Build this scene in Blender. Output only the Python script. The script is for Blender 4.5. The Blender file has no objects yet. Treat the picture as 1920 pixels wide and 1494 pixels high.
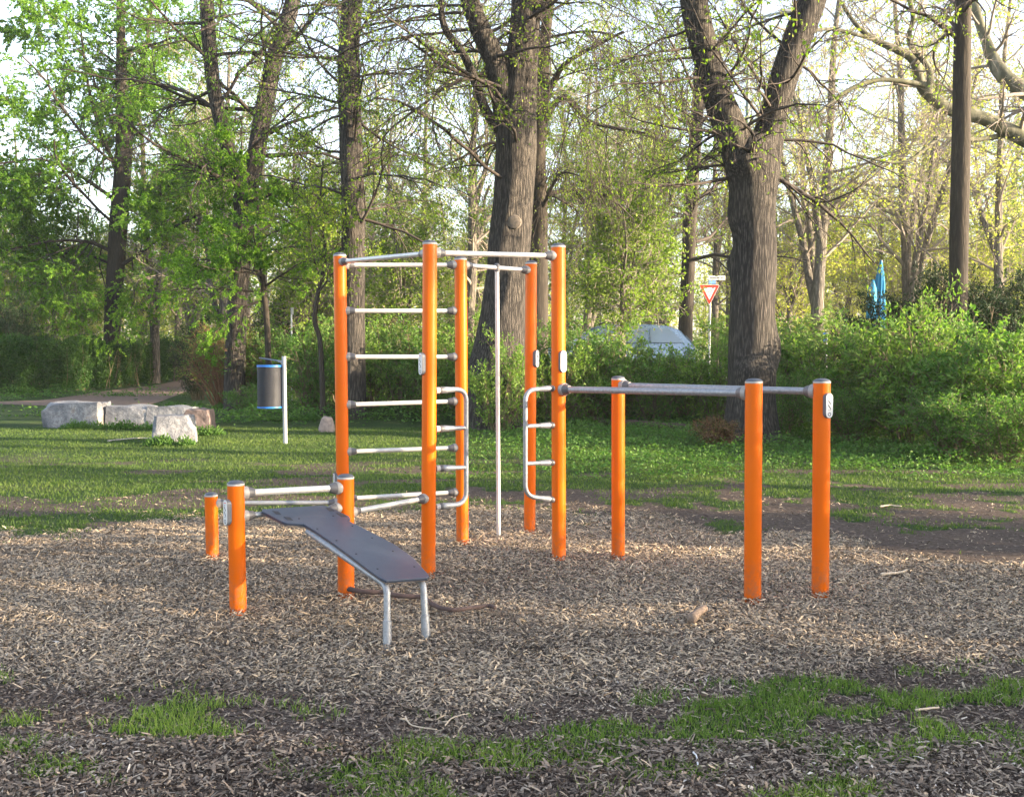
import bpy, bmesh, math, random
import numpy as np
from mathutils import Vector, Matrix
C = bpy.context.scene.collection
F_ = 1950.0; HORIZ = 92.0; PIT = math.atan(HORIZ / F_); EYE = 1.5
CP, SP = math.cos(PIT), math.sin(PIT)
rng = np.random.default_rng(7)

# ------------------------------------------------------------------ camera geometry
def pix(u, v, d):
    """world point seen at photo pixel (u, v) at forward distance d (world y)"""
    X = (u - 960) / F_; Y = (747 - v) / F_
    ry = Y * SP + CP; rz = Y * CP - SP
    t = d / ry
    return np.array([X * t, d, EYE + rz * t])
def ground(u, v, z=0.0):
    X = (u - 960) / F_; Y = (747 - v) / F_
    ry = Y * SP + CP; rz = Y * CP - SP
    t = (z - EYE) / rz
    return np.array([X * t, ry * t, z])
def xat(u, d): return (u - 960) / F_ * d * 1.001

# ------------------------------------------------------------------ noise
def _h(i, j, s):
    n = (i.astype(np.int64) * 374761393 + j.astype(np.int64) * 668265263 + s * 974634777) & 0x7fffffff
    n = ((n ^ (n >> 13)) * 1274126177) & 0x7fffffff
    n = n ^ (n >> 16)
    return (n & 0xffff) / 65535.0
def vn(x, y, s=0):
    x = np.asarray(x, float); y = np.asarray(y, float)
    i = np.floor(x); j = np.floor(y); fx = x - i; fy = y - j
    fx = fx * fx * (3 - 2 * fx); fy = fy * fy * (3 - 2 * fy)
    i = i.astype(np.int64); j = j.astype(np.int64)
    a = _h(i, j, s); b = _h(i + 1, j, s); c = _h(i, j + 1, s); d = _h(i + 1, j + 1, s)
    return (a * (1 - fx) + b * fx) * (1 - fy) + (c * (1 - fx) + d * fx) * fy
def fbm(x, y, s=0, o=4):
    r = 0; a = .5; t = 0
    for k in range(o):
        r = r + a * vn(x * 2**k, y * 2**k, s + k * 17); t += a; a *= .5
    return r / t
def sstep(a, b, x):
    t = np.clip((x - a) / (b - a), 0, 1); return t * t * (3 - 2 * t)

# ------------------------------------------------------------------ terrain zones
def _bd(pts):
    xs, ys = [], []
    for u, v in pts:
        g = ground(u, v); xs.append(g[0]); ys.append(g[1])
    return xs, ys
fx_, fy_ = _bd([(0, 1000), (200, 985), (400, 968), (640, 950), (850, 945), (1000, 955), (1200, 968), (1400, 988), (1600, 1012), (1800, 1045), (1920, 1062)])
nx_, ny_ = _bd([(0, 1272), (300, 1312), (600, 1338), (900, 1348), (1100, 1312), (1400, 1277), (1650, 1250), (1920, 1228)])
fx_ = [-7.5] + fx_ + [6.0]; fy_ = [6.4] + fy_ + [6.2]
nx_ = [-7.5] + nx_ + [6.0]; ny_ = [6.4] + ny_ + [6.2]
def zones(x, y):
    w = (fbm(x * 1.6, y * 1.6, 3) - .5)
    w2 = (fbm(x * 5, y * 5, 9) - .5)
    far = np.interp(x, fx_, fy_); near = np.interp(x, nx_, ny_)
    m = sstep(-.25, .45, far - y + w * 1.6 + w2 * .9) * sstep(-.12, .22, y - near + w * .7 + w2 * .5)
    # grass cover
    g = np.ones_like(x)
    # bare soil crescent behind the chips, stronger to the right
    soilfar = np.interp(x, [-6, -2, 0, 2, 5, 9], [9.0, 9.7, 10.6, 11.0, 10.4, 9])
    s = sstep(-.3, 1.3, soilfar - y + w * 6.5 + w2 * 4.5) * sstep(-3.5, -.5, x)
    s = np.maximum(s, sstep(.50, .62, fbm(x * .9 + 5, y * 2.2, 21)) * .7 * sstep(18, 12, y))
    # front strip: patchy
    front = sstep(.2, -.2, y - near)
    band = np.exp(-((y - near + .50 + w * .5) / .36) ** 2)
    gf = sstep(.47, .74, fbm(x * 3.6, y * 5.0, 31) + band * .15 - .03 + sstep(.3, 2.2, x) * .03)
    s = s * (1 - front) + (1 - gf) * front
    s = np.clip(s, 0, 1)
    g = (1 - s) * (1 - m)
    return m, s * (1 - m), g
def H(x, y):
    x = np.asarray(x, float); y = np.asarray(y, float)
    z = .05 * (fbm(x * .8, y * .8, 41, 3) - .5) * sstep(0, 3, y)
    z = z + .62 * sstep(20.5, 27, y) * sstep(-7, -1.5, x - (y - 22) * -.05)
    return z
def Hs(x, y): return float(H(np.array([x]), np.array([y]))[0])

# ------------------------------------------------------------------ mesh helpers
def make_mesh(name, V, Q, rnd=None, mat=None, smooth=False, parent=None, attrs=None):
    V = np.ascontiguousarray(V, dtype=np.float32).reshape(-1, 3); Q = np.ascontiguousarray(Q, dtype=np.int32).reshape(-1, 4)
    me = bpy.data.meshes.new(name)
    me.vertices.add(len(V)); me.vertices.foreach_set('co', V.ravel())
    me.loops.add(Q.size); me.loops.foreach_set('vertex_index', Q.ravel())
    me.polygons.add(len(Q))
    me.polygons.foreach_set('loop_start', np.arange(0, Q.size, 4, dtype=np.int32))
    me.polygons.foreach_set('loop_total', np.full(len(Q), 4, dtype=np.int32))
    me.polygons.foreach_set('use_smooth', np.full(len(Q), bool(smooth)))
    if rnd is not None:
        a = me.attributes.new('rnd', 'FLOAT', 'FACE'); a.data.foreach_set('value', np.asarray(rnd, np.float32))
    if attrs:
        for k, v in attrs.items():
            a = me.attributes.new(k, 'FLOAT', 'POINT'); a.data.foreach_set('value', np.asarray(v, np.float32))
    me.update(calc_edges=True)
    if mat: me.materials.append(mat)
    o = bpy.data.objects.new(name, me); C.objects.link(o)
    if parent: o.parent = parent
    return o
def tag(o, label=None, cat=None, group=None, kind=None):
    if label: o['label'] = label
    if cat: o['category'] = cat
    if group: o['group'] = group
    if kind: o['kind'] = kind
    return o
def thing(name, label, cat, loc=(0, 0, 0), rz=0, group=None):
    o = bpy.data.objects.new(name, None); C.objects.link(o)
    o.location = loc; o.rotation_euler = (0, 0, rz); o.empty_display_size = .2
    return tag(o, label, cat, group)
def bm_obj(name, bm, mat, parent=None, smooth=False, wn=False):
    me = bpy.data.meshes.new(name); bmesh.ops.recalc_face_normals(bm, faces=bm.faces[:]); bm.to_mesh(me); bm.free()
    if smooth:
        for p in me.polygons: p.use_smooth = True
    me.materials.append(mat)
    if smooth:
        try: me.set_sharp_from_angle(angle=math.radians(40))
        except Exception: pass
    o = bpy.data.objects.new(name, me); C.objects.link(o)
    if parent: o.parent = parent
    return o
def nrm(a): return a / np.maximum(np.linalg.norm(a, axis=-1, keepdims=True), 1e-9)

def tubes(P, R, K=4, r=None):
    N, S, _ = P.shape
    T = np.empty_like(P); T[:, 1:-1] = P[:, 2:] - P[:, :-2]; T[:, 0] = P[:, 1] - P[:, 0]; T[:, -1] = P[:, -1] - P[:, -2]
    T = nrm(T)
    g = nrm(P[:, -1] - P[:, 0]); ref = np.tile(np.array([0., 0, 1]), (N, 1)); bad = np.abs(g[:, 2]) > .8; ref[bad] = (0, 1, 0)
    U = nrm(ref[:, None, :] - (ref[:, None, :] * T).sum(-1, keepdims=True) * T); W = np.cross(T, U)
    a = np.arange(K) * 2 * math.pi / K
    V = P[:, :, None, :] + R[:, :, None, None] * (np.cos(a)[None, None, :, None] * U[:, :, None, :] + np.sin(a)[None, None, :, None] * W[:, :, None, :])
    base = (np.arange(N)[:, None, None] * S + np.arange(S - 1)[None, :, None]) * K
    k = np.arange(K)[None, None, :]; k2 = (np.arange(K) + 1)[None, None, :] % K
    Q = np.stack([base + k, base + k2, base + K + k2, base + K + k], -1)
    return V.reshape(-1, 3), Q.reshape(-1, 4)
def merge(parts):
    Vs, Qs, Rs = [], [], []; off = 0
    for p in parts:
        Vs.append(p[0]); Qs.append(p[1] + off); off += len(p[0])
        Rs.append(p[2] if len(p) > 2 else np.zeros(len(p[1])))
    return np.concatenate(Vs), np.concatenate(Qs), np.concatenate(Rs)

def leaves(r, Cn, D, s, w=.5, flat=0.5, fold=.18):
    """folded diamond leaves. Cn (n,3) base, D (n,3) along, s (n,) length"""
    n = len(Cn); D = nrm(D)
    up = np.tile(np.array([0., 0, 1.]), (n, 1)) * flat + r.normal(0, 1, (n, 3)) * (1 - flat)
    side = nrm(np.cross(D, up)); nor = nrm(np.cross(side, D))
    s = s[:, None]; hw = s * w * .5
    b = Cn; t = Cn + D * s
    m = Cn + D * s * .45
    l = m - side * hw + nor * s * fold * w; q = m + side * hw + nor * s * fold * w
    V = np.stack([b, q, t, l], 1).reshape(-1, 3)
    Q = np.arange(4 * n).reshape(-1, 4)
    return V, Q, r.random(n)

def grow(r, P, R, n, tr, ang, L, rf, segs, wig, grav, spread=.25, relen=True, rmin=.0022, tw=0.0):
    N, S, _ = P.shape
    t = (np.arange(n)[None, :] + r.random((N, n))) / n * (tr[1] - tr[0]) + tr[0]
    x = t * (S - 1.001); i = np.floor(x).astype(int); f = (x - i)[..., None]
    rows = np.arange(N)[:, None]
    pos = P[rows, i] * (1 - f) + P[rows, i + 1] * f
    tan = nrm(P[rows, i + 1] - P[rows, i]); rad = R[rows, i] * (1 - f[..., 0]) + R[rows, i + 1] * f[..., 0]
    perp = nrm(np.cross(tan, r.normal(0, 1, tan.shape)))
    a = (ang * (1 + spread * r.normal(0, 1, (N, n))))[..., None]
    d = tan * np.cos(a) + perp * np.sin(a)
    ln = np.linalg.norm(np.diff(P, axis=1), axis=-1).sum(1)[:, None]
    ln = (ln if relen else 1.0) * L * (1.25 - .75 * (t if relen else .4)) * r.uniform(.6, 1.25, (N, n))
    M = N * n; pos = pos.reshape(M, 3); d = d.reshape(M, 3); ln = ln.reshape(M); rad = rad.reshape(M) * rf
    out = [pos]; st = (ln / segs)[:, None]
    g = np.array([0, 0, -1.]) * grav
    for k in range(segs):
        d = nrm(d + r.normal(0, wig, (M, 3)) + g); pos = pos + d * st; out.append(pos)
    P2 = np.stack(out, 1); tt = np.linspace(0, 1, segs + 1)[None, :]
    R2 = np.maximum(rad[:, None] * (1 - .8 * tt), rmin * (1 - .5 * tt))
    return P2, R2

def resample(pts, rad, n):
    pts = np.asarray(pts, float); rad = np.asarray(rad, float)
    # catmull-rom
    out, ro = [], []
    m = len(pts)
    for k in range(n):
        t = k / (n - 1) * (m - 1); i = min(int(t), m - 2); f = t - i
        p0 = pts[max(i - 1, 0)]; p1 = pts[i]; p2 = pts[i + 1]; p3 = pts[min(i + 2, m - 1)]
        out.append(.5 * ((2 * p1) + (-p0 + p2) * f + (2 * p0 - 5 * p1 + 4 * p2 - p3) * f * f + (-p0 + 3 * p1 - 3 * p2 + p3) * f ** 3))
        ro.append(rad[i] * (1 - f) + rad[i + 1] * f)
    return np.array(out), np.array(ro)
def trunk_tube(r, pts, rad, K=28, step=.12, rough=.05, flare=0, knots=0):
    L = np.linalg.norm(np.diff(pts, axis=0), axis=1).sum(); n = max(6, int(L / step))
    P, R = resample(pts, rad, n)
    V, Q = tubes(P[None], R[None], K)
    V = V.reshape(n, K, 3); a = np.arange(K) / K * 2 * math.pi
    s0 = int(r.integers(0, 999)); zz = np.linspace(0, L, n)
    A, Z = np.meshgrid(a, zz)
    nz = (vn(np.cos(A) * 1.6 + 9, np.sin(A) * 1.6 + Z * .9, s0) - .5) * 2 * rough
    nz += (vn(np.cos(A) * 4 + 9, np.sin(A) * 4 + Z * 1.7, s0 + 3) - .5) * rough
    nz += (vn(A * 11 / 2 + Z * .1, Z * .8, s0 + 5) - .5) * rough * .9
    for _ in range(knots):
        ka, kz, kr = r.uniform(0, 6.28), r.uniform(.5, L * .9), r.uniform(.12, .25)
        da = np.abs((A - ka + math.pi) % (2 * math.pi) - math.pi) * R.mean()
        nz += r.uniform(.15, .4) * np.exp(-(da ** 2 + (Z - kz) ** 2) / kr ** 2)
    if flare:
        lob = 1 + .35 * np.cos(A * 5 + 1)
        nz += flare * np.exp(-Z / .32) * lob
    c = P[:, None, :]
    V = c + (V - c) * (1 + nz)[..., None]
    return V.reshape(-1, 3), Q

# ------------------------------------------------------------------ materials
def newmat(name):
    m = bpy.data.materials.new(name); m.use_nodes = True; nt = m.node_tree; nt.nodes.clear()
    out = nt.nodes.new('ShaderNodeOutputMaterial')
    return m, nt, out
def N(nt, t, **kw):
    n = nt.nodes.new(t)
    for k, v in kw.items(): setattr(n, k, v)
    return n
def ramp(nt, fac, stops, interp='LINEAR'):
    n = nt.nodes.new('ShaderNodeValToRGB'); n.color_ramp.interpolation = interp
    e = n.color_ramp.elements
    e[0].position = stops[0][0]; e[0].color = (*stops[0][1], 1); e[1].position = stops[-1][0]; e[1].color = (*stops[-1][1], 1)
    for p, c in stops[1:-1]:
        x = e.new(p); x.color = (*c, 1)
    nt.links.new(fac, n.inputs[0]); return n.outputs[0]
def noise(nt, scale, detail=4, rough=.6, vec=None, dist=0):
    n = nt.nodes.new('ShaderNodeTexNoise'); n.inputs['Scale'].default_value = scale; n.inputs['Detail'].default_value = detail
    n.inputs['Roughness'].default_value = rough; n.inputs['Distortion'].default_value = dist
    if vec is not None: nt.links.new(vec, n.inputs['Vector'])
    return n.outputs['Fac']
def mapping(nt, sc, rot=(0, 0, 0), src='Object'):
    tc = nt.nodes.new('ShaderNodeTexCoord'); mp = nt.nodes.new('ShaderNodeMapping')
    mp.inputs['Scale'].default_value = sc; mp.inputs['Rotation'].default_value = rot
    nt.links.new(tc.outputs[src], mp.inputs['Vector']); return mp.outputs[0]
def bump(nt, h, strength, dist):
    b = nt.nodes.new('ShaderNodeBump'); b.inputs['Strength'].default_value = strength; b.inputs['Distance'].default_value = dist
    nt.links.new(h, b.inputs['Height']); return b.outputs[0]
def mixc(nt, f, a, b, mode='MIX'):
    n = nt.nodes.new('ShaderNodeMix'); n.data_type = 'RGBA'; n.blend_type = mode
    for s, v in ((0, f), (6, a), (7, b)):
        if isinstance(v, (float, int)): n.inputs[s].default_value = v
        elif isinstance(v, tuple): n.inputs[s].default_value = (*v, 1)
        else: nt.links.new(v, n.inputs[s])
    return n.outputs[2]
def pmat(name, col, rough=.5, metal=0, var=.12, vscale=6, bmp=0, bscale=40, coat=0, spec=.5):
    m, nt, out = newmat(name); p = N(nt, 'ShaderNodeBsdfPrincipled')
    vec = mapping(nt, (1, 1, 1))
    f = noise(nt, vscale, 5, .6, vec)
    c0 = tuple(max(0, x * (1 - var)) for x in col); c1 = tuple(min(1, x * (1 + var)) for x in col)
    nt.links.new(ramp(nt, f, [(.3, c0), (.7, c1)]), p.inputs['Base Color'])
    rr = N(nt, 'ShaderNodeMapRange'); rr.inputs[3].default_value = max(.03, rough - .08); rr.inputs[4].default_value = rough + .1
    nt.links.new(noise(nt, vscale * 2.7, 4, .6, vec), rr.inputs[0]); nt.links.new(rr.outputs[0], p.inputs['Roughness'])
    p.inputs['Metallic'].default_value = metal; p.inputs['Specular IOR Level'].default_value = spec
    if coat: p.inputs['Coat Weight'].default_value = coat; p.inputs['Coat Roughness'].default_value = .15
    if bmp: nt.links.new(bump(nt, noise(nt, bscale, 4, .6, vec), .6, bmp), p.inputs['Normal'])
    nt.links.new(p.outputs[0], out.inputs[0]); return m
def leafmat(name, cols, trans=.35, rough=.55, pos=None, tcol=None):
    m, nt, out = newmat(name)
    at = N(nt, 'ShaderNodeAttribute', attribute_name='rnd')
    k = len(cols); st = [(i / (k - 1), c) for i, c in enumerate(cols)]
    col = ramp(nt, at.outputs['Fac'], st)
    big = noise(nt, .8, 2, .5, mapping(nt, (1, 1, 1), src='Object'))
    col = mixc(nt, 1.0, col, ramp(nt, big, [(.3, (.78, .82, .8)), (.7, (1.2, 1.15, 1.1))]), 'MULTIPLY')
    p = N(nt, 'ShaderNodeBsdfPrincipled'); p.inputs['Roughness'].default_value = rough; p.inputs['Specular IOR Level'].default_value = .22
    nt.links.new(col, p.inputs['Base Color'])
    tr = N(nt, 'ShaderNodeBsdfTranslucent'); tc = mixc(nt, 1.0, col, tcol or (1.5, 1.7, .7), 'MULTIPLY'); nt.links.new(tc, tr.inputs[0])
    mx = N(nt, 'ShaderNodeMixShader'); mx.inputs[0].default_value = trans
    nt.links.new(p.outputs[0], mx.inputs[1]); nt.links.new(tr.outputs[0], mx.inputs[2]); nt.links.new(mx.outputs[0], out.inputs[0])
    return m
def barkmat(name, dark, light, sc=1.0, moss=None, depth=.05):
    m, nt, out = newmat(name); p = N(nt, 'ShaderNodeBsdfPrincipled'); p.inputs['Roughness'].default_value = .9; p.inputs['Specular IOR Level'].default_value = .2
    vec = mapping(nt, (16 * sc, 16 * sc, 2.2 * sc ** .5))
    v = N(nt, 'ShaderNodeTexVoronoi', feature='F1'); v.inputs['Scale'].default_value = 1.3
    nd = N(nt, 'ShaderNodeTexNoise'); nd.inputs['Scale'].default_value = 1.2; nd.inputs['Detail'].default_value = 4
    nt.links.new(vec, nd.inputs['Vector'])
    ad = N(nt, 'ShaderNodeVectorMath', operation='ADD'); nt.links.new(vec, ad.inputs[0]); nt.links.new(nd.outputs['Color'], ad.inputs[1])
    nt.links.new(ad.outputs[0], v.inputs['Vector'])
    n2 = noise(nt, 3.0, 6, .7, vec)
    mth = N(nt, 'ShaderNodeMath', operation='MULTIPLY_ADD'); nt.links.new(v.outputs['Distance'], mth.inputs[0]); mth.inputs[1].default_value = -.8; nt.links.new(n2, mth.inputs[2])
    col = ramp(nt, mth.outputs[0], [(-.05 + .1, dark), (.3, tuple((a + b) / 2 for a, b in zip(dark, light))), (.6, light)])
    bign = noise(nt, .9, 3, .6, mapping(nt, (1, 1, .5)))
    col = mixc(nt, 1.0, col, ramp(nt, bign, [(.3, (.75, .75, .78)), (.7, (1.15, 1.12, 1.05))]), 'MULTIPLY')
    if moss:
        mf = noise(nt, 1.7, 5, .7, mapping(nt, (1, 1, .6)))
        mr = ramp(nt, mf, [(.5, (0, 0, 0)), (.68, (.7, .7, .7))])
        col = mixc(nt, mr, col, moss)
    nt.links.new(col, p.inputs['Base Color'])
    nt.links.new(bump(nt, mth.outputs[0], 1.0, depth), p.inputs['Normal'])
    nt.links.new(p.outputs[0], out.inputs[0]); return m

M = {}
def orangemat():
    m, nt, out = newmat('orange_paint'); p = N(nt, 'ShaderNodeBsdfPrincipled'); vec = mapping(nt, (1, 1, 1))
    c = ramp(nt, noise(nt, 2.5, 5, .6, vec), [(.3, (.60, .104, .001)), (.7, (.66, .124, .0015))])
    scr = ramp(nt, noise(nt, 9, 8, .75, mapping(nt, (3, 3, .7))), [(.64, (0, 0, 0)), (.74, (.35, .35, .35))])
    c = mixc(nt, scr, c, (.42, .12, .02))
    sx = N(nt, 'ShaderNodeSeparateXYZ'); nt.links.new(vec, sx.inputs[0])
    mr = N(nt, 'ShaderNodeMapRange'); nt.links.new(sx.outputs['Z'], mr.inputs[0]); mr.inputs[1].default_value = 0; mr.inputs[2].default_value = .30; mr.inputs[3].default_value = .62; mr.inputs[4].default_value = 0
    mu = N(nt, 'ShaderNodeMath', operation='MULTIPLY'); nt.links.new(mr.outputs[0], mu.inputs[0]); nt.links.new(ramp(nt, noise(nt, 28, 6, .75, vec), [(.42, (0, 0, 0)), (.62, (1, 1, 1))]), mu.inputs[1])
    c = mixc(nt, mu.outputs[0], c, (.16, .11, .075))
    nt.links.new(c, p.inputs['Base Color']); p.inputs['Specular IOR Level'].default_value = .22
    rr = N(nt, 'ShaderNodeMapRange'); rr.inputs[3].default_value = .24; rr.inputs[4].default_value = .5; nt.links.new(noise(nt, 14, 6, .7, vec), rr.inputs[0]); nt.links.new(rr.outputs[0], p.inputs['Roughness'])
    nt.links.new(p.outputs[0], out.inputs[0]); return m
M['orange'] = orangemat()
M['cap'] = pmat('cap_plastic', (.06, .068, .085), .5, 0, .1, 20)
M['rim'] = pmat('cap_rim', (.42, .40, .38), .5, 0, .08, 20)
M['coupling'] = pmat('coupling_plastic', (.085, .083, .088), .45, 0, .1, 20)
M['coupling_light'] = pmat('coupling_light', (.26, .245, .23), .45, 0, .08, 20)
M['steel'] = pmat('steel_tube', (.54, .525, .50), .42, .3, .10, 30, bmp=.0008, bscale=60)
M['galv'] = pmat('galvanised_tube', (.25, .262, .28), .45, .45, .22, 55, bmp=.0012, bscale=80)
M['board'] = pmat('board_plastic', (.034, .045, .070), .36, 0, .06, 5, bmp=.0004, bscale=300)
M['board_edge'] = pmat('board_edge', (.16, .13, .11), .6, 0, .1, 20)
M['screw'] = pmat('screw_steel', (.03, .03, .035), .4, .3)
M['plate_body'] = pmat('plate_body', (.10, .105, .12), .45, 0)
M['white'] = pmat('white_plate', (.62, .62, .62), .45, 0, .04, 20)
M['ink'] = pmat('dark_print', (.05, .06, .09), .5)
M['redink'] = pmat('red_print', (.65, .05, .04), .5)
M['dark_slot'] = pmat('slot_dark', (.02, .02, .025), .7)

M['leaf_lime'] = leafmat('leaf_fresh', [(.12, .20, .022), (.18, .27, .03), (.26, .33, .045)], .42)
M['leaf_green'] = leafmat('leaf_green', [(.085, .185, .022), (.125, .25, .028), (.20, .33, .04)], .42)
M['leaf_shrub'] = leafmat('leaf_shrub', [(.055, .13, .028), (.09, .19, .038), (.18, .28, .07)], .36)
M['leaf_shrub2'] = leafmat('leaf_shrub_fresh', [(.08, .16, .03), (.13, .23, .042), (.24, .33, .08)], .38)
M['leaf_hedge'] = leafmat('leaf_hedge', [(.022, .060, .010), (.035, .090, .014), (.06, .13, .02)], .25)
M['leaf_yew'] = leafmat('leaf_yew', [(.012, .030, .010), (.020, .045, .014), (.03, .06, .018)], .12)
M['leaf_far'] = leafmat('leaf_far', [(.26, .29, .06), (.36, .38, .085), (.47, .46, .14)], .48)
M['leaf_far2'] = leafmat('leaf_far_green', [(.10, .17, .03), (.15, .22, .035), (.21, .28, .05)], .42)
M['leaf_brown'] = leafmat('leaf_brown', [(.045, .028, .018), (.07, .045, .022), (.12, .13, .03)], .2)
M['grass'] = leafmat('grass_blades', [(.085, .15, .03), (.13, .21, .04), (.22, .28, .075)], .32)
M['lawn'] = leafmat('lawn_blades', [(.045, .088, .018), (.075, .125, .026), (.13, .17, .045)], .28)
M['weeds'] = leafmat('weed_leaves', [(.055, .125, .026), (.08, .17, .034), (.12, .21, .045)], .30)
M['bark'] = barkmat('bark_grey_brown', (.046, .042, .039), (.205, .183, .158), 2.1)
M['bark_lime'] = barkmat('bark_lime', (.040, .034, .030), (.20, .165, .13), 1.5, depth=.02)
M['bark_smooth'] = barkmat('bark_smooth', (.045, .039, .032), (.082, .069, .054), 1.4, depth=.008)
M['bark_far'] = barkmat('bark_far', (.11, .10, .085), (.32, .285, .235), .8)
M['bark_plane'] = barkmat('bark_plane', (.08, .082, .058), (.26, .25, .19), .25, moss=(.14, .14, .07), depth=.006)
M['twig'] = pmat('twig_bark', (.050, .038, .030), .85, 0, .25, 3)
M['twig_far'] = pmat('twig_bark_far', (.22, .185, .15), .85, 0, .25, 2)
M['stem_red'] = pmat('stem_red', (.20, .10, .05), .85, 0, .3, 6)
M['stem'] = pmat('stem_brown', (.13, .10, .06), .85, 0, .3, 6)

def chipmat(name, stops):
    m, nt, out = newmat(name); p = N(nt, 'ShaderNodeBsdfPrincipled'); p.inputs['Roughness'].default_value = .85; p.inputs['Specular IOR Level'].default_value = .25
    at = N(nt, 'ShaderNodeAttribute', attribute_name='rnd')
    col = ramp(nt, at.outputs['Fac'], stops)
    f = noise(nt, 120, 3, .7, mapping(nt, (1, 1, 1)))
    col = mixc(nt, 1.0, col, ramp(nt, f, [(.3, (.72, .72, .74)), (.7, (1.2, 1.18, 1.15))]), 'MULTIPLY')
    nt.links.new(col, p.inputs['Base Color']); nt.links.new(p.outputs[0], out.inputs[0]); return m
M['chip'] = chipmat('wood_chip', [(0, (.085, .063, .046)), (.2, (.17, .136, .102)), (.45, (.29, .236, .176)), (.7, (.43, .35, .255)), (.86, (.54, .40, .25)), (1, (.72, .59, .42))])
M['chip_dark'] = chipmat('bark_chip', [(0, (.028, .020, .016)), (.3, (.085, .064, .05)), (.6, (.20, .158, .125)), (.82, (.33, .27, .21)), (.95, (.46, .37, .27)), (1, (.6, .54, .47))])

def groundmat():
    m, nt, out = newmat('ground_surface'); p = N(nt, 'ShaderNodeBsdfPrincipled'); p.inputs['Roughness'].default_value = .95; p.inputs['Specular IOR Level'].default_value = .15
    vec = mapping(nt, (1, 1, 1))
    gm = N(nt, 'ShaderNodeAttribute', attribute_name='mulch').outputs['Fac']; gs = N(nt, 'ShaderNodeAttribute', attribute_name='soil').outputs['Fac']
    n1 = noise(nt, 1.3, 6, .65, vec); n2 = noise(nt, 26, 6, .7, vec); n3 = noise(nt, 95, 4, .7, vec)
    g = ramp(nt, n1, [(.3, (.022, .045, .012)), (.5, (.038, .068, .018)), (.72, (.070, .088, .030))])
    g = mixc(nt, 1.0, g, ramp(nt, n2, [(.3, (.55, .55, .5)), (.7, (1.35, 1.35, 1.3))]), 'MULTIPLY')
    s = ramp(nt, n2, [(.3, (.040, .029, .024)), (.5, (.080, .060, .049)), (.72, (.15, .12, .10))])
    mu = ramp(nt, n3, [(.3, (.05, .04, .034)), (.5, (.13, .11, .095)), (.72, (.28, .24, .20))])
    mth = N(nt, 'ShaderNodeMath', operation='MULTIPLY_ADD'); nt.links.new(n2, mth.inputs[0]); mth.inputs[1].default_value = .6; mth.inputs[2].default_value = -.3
    def sharpen(f):
        a = N(nt, 'ShaderNodeMath', operation='ADD'); nt.links.new(f, a.inputs[0]); nt.links.new(mth.outputs[0], a.inputs[1])
        return ramp(nt, a.outputs[0], [(.35, (0, 0, 0)), (.65, (1, 1, 1))])
    c = mixc(nt, sharpen(gs), g, s); c = mixc(nt, sharpen(gm), c, mu)
    nt.links.new(c, p.inputs['Base Color']); nt.links.new(bump(nt, n3, .8, .02), p.inputs['Normal'])
    nt.links.new(p.outputs[0], out.inputs[0]); return m
M['ground'] = groundmat()
M['path'] = pmat('path_gravel', (.15, .095, .068), .95, 0, .35, 9, bmp=.01, bscale=60)
M['road'] = pmat('road_asphalt', (.06, .06, .062), .9, 0, .2, 9, bmp=.004, bscale=80)
def stonemat():
    m, nt, out = newmat('boulder_stone'); p = N(nt, 'ShaderNodeBsdfPrincipled'); p.inputs['Roughness'].default_value = .85
    vec = mapping(nt, (1, 1, 1))
    a = noise(nt, 2.6, 7, .65, vec, .6); b = noise(nt, 14, 6, .7, vec); v = N(nt, 'ShaderNodeTexNoise'); v.inputs['Scale'].default_value = 4.5; v.inputs['Detail'].default_value = 8; v.inputs['Distortion'].default_value = 2.5
    nt.links.new(vec, v.inputs['Vector'])
    c = ramp(nt, a, [(.25, (.085, .088, .10)), (.42, (.16, .167, .185)), (.58, (.27, .272, .28)), (.68, (.23, .18, .13)), (.85, (.35, .335, .305))])
    c = mixc(nt, 1.0, c, ramp(nt, b, [(.3, (.65, .65, .67)), (.7, (1.2, 1.2, 1.2))]), 'MULTIPLY')
    c = mixc(nt, ramp(nt, v.outputs['Fac'], [(.47, (0, 0, 0)), (.5, (.7, .7, .7)), (.53, (0, 0, 0))]), c, (.07, .07, .075))
    nt.links.new(c, p.inputs['Base Color']); nt.links.new(bump(nt, b, .9, .03), p.inputs['Normal']); nt.links.new(p.outputs[0], out.inputs[0]); return m
M['stone'] = stonemat()
M['stone_brown'] = pmat('boulder_brown', (.14, .105, .095), .9, 0, .45, 7, bmp=.02, bscale=18)
M['wood_pale'] = pmat('pale_wood', (.55, .44, .32), .8, 0, .15, 12, bmp=.002, bscale=60)
M['wood_grey'] = pmat('weathered_wood', (.42, .37, .32), .85, 0, .25, 14, bmp=.003, bscale=60)
M['wood_dark'] = pmat('dark_wood', (.085, .055, .048), .85, 0, .3, 14, bmp=.003, bscale=50)
M['log_brown'] = pmat('log_brown', (.17, .125, .095), .85, 0, .4, 20, bmp=.004, bscale=50)
M['bin_blue'] = pmat('bin_blue', (.02, .15, .50), .35, 0, .05)
M['bin_metal'] = pmat('bin_slats', (.02, .02, .022), .6, 0, .1)
M['signred'] = pmat('sign_red', (.65, .035, .02), .4, 0, .05)
M['signwhite'] = pmat('sign_white', (.78, .77, .70), .4, 0, .05)
M['signblue'] = pmat('sign_blue', (.03, .18, .55), .4, 0, .08)
M['signblue2'] = pmat('sign_light_blue', (.18, .36, .72), .4, 0, .08)
M['greypole'] = pmat('grey_pole', (.36, .37, .38), .55, .2, .08)
M['lamp_green'] = pmat('lamp_post_green', (.20, .27, .26), .55, .1, .1)
M['car'] = pmat('car_paint', (.22, .30, .42), .25, .4, .04, 3, coat=.8)
M['glass_car'] = pmat('car_glass', (.20, .27, .36), .06, 0, .05, 3, spec=.9)
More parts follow.
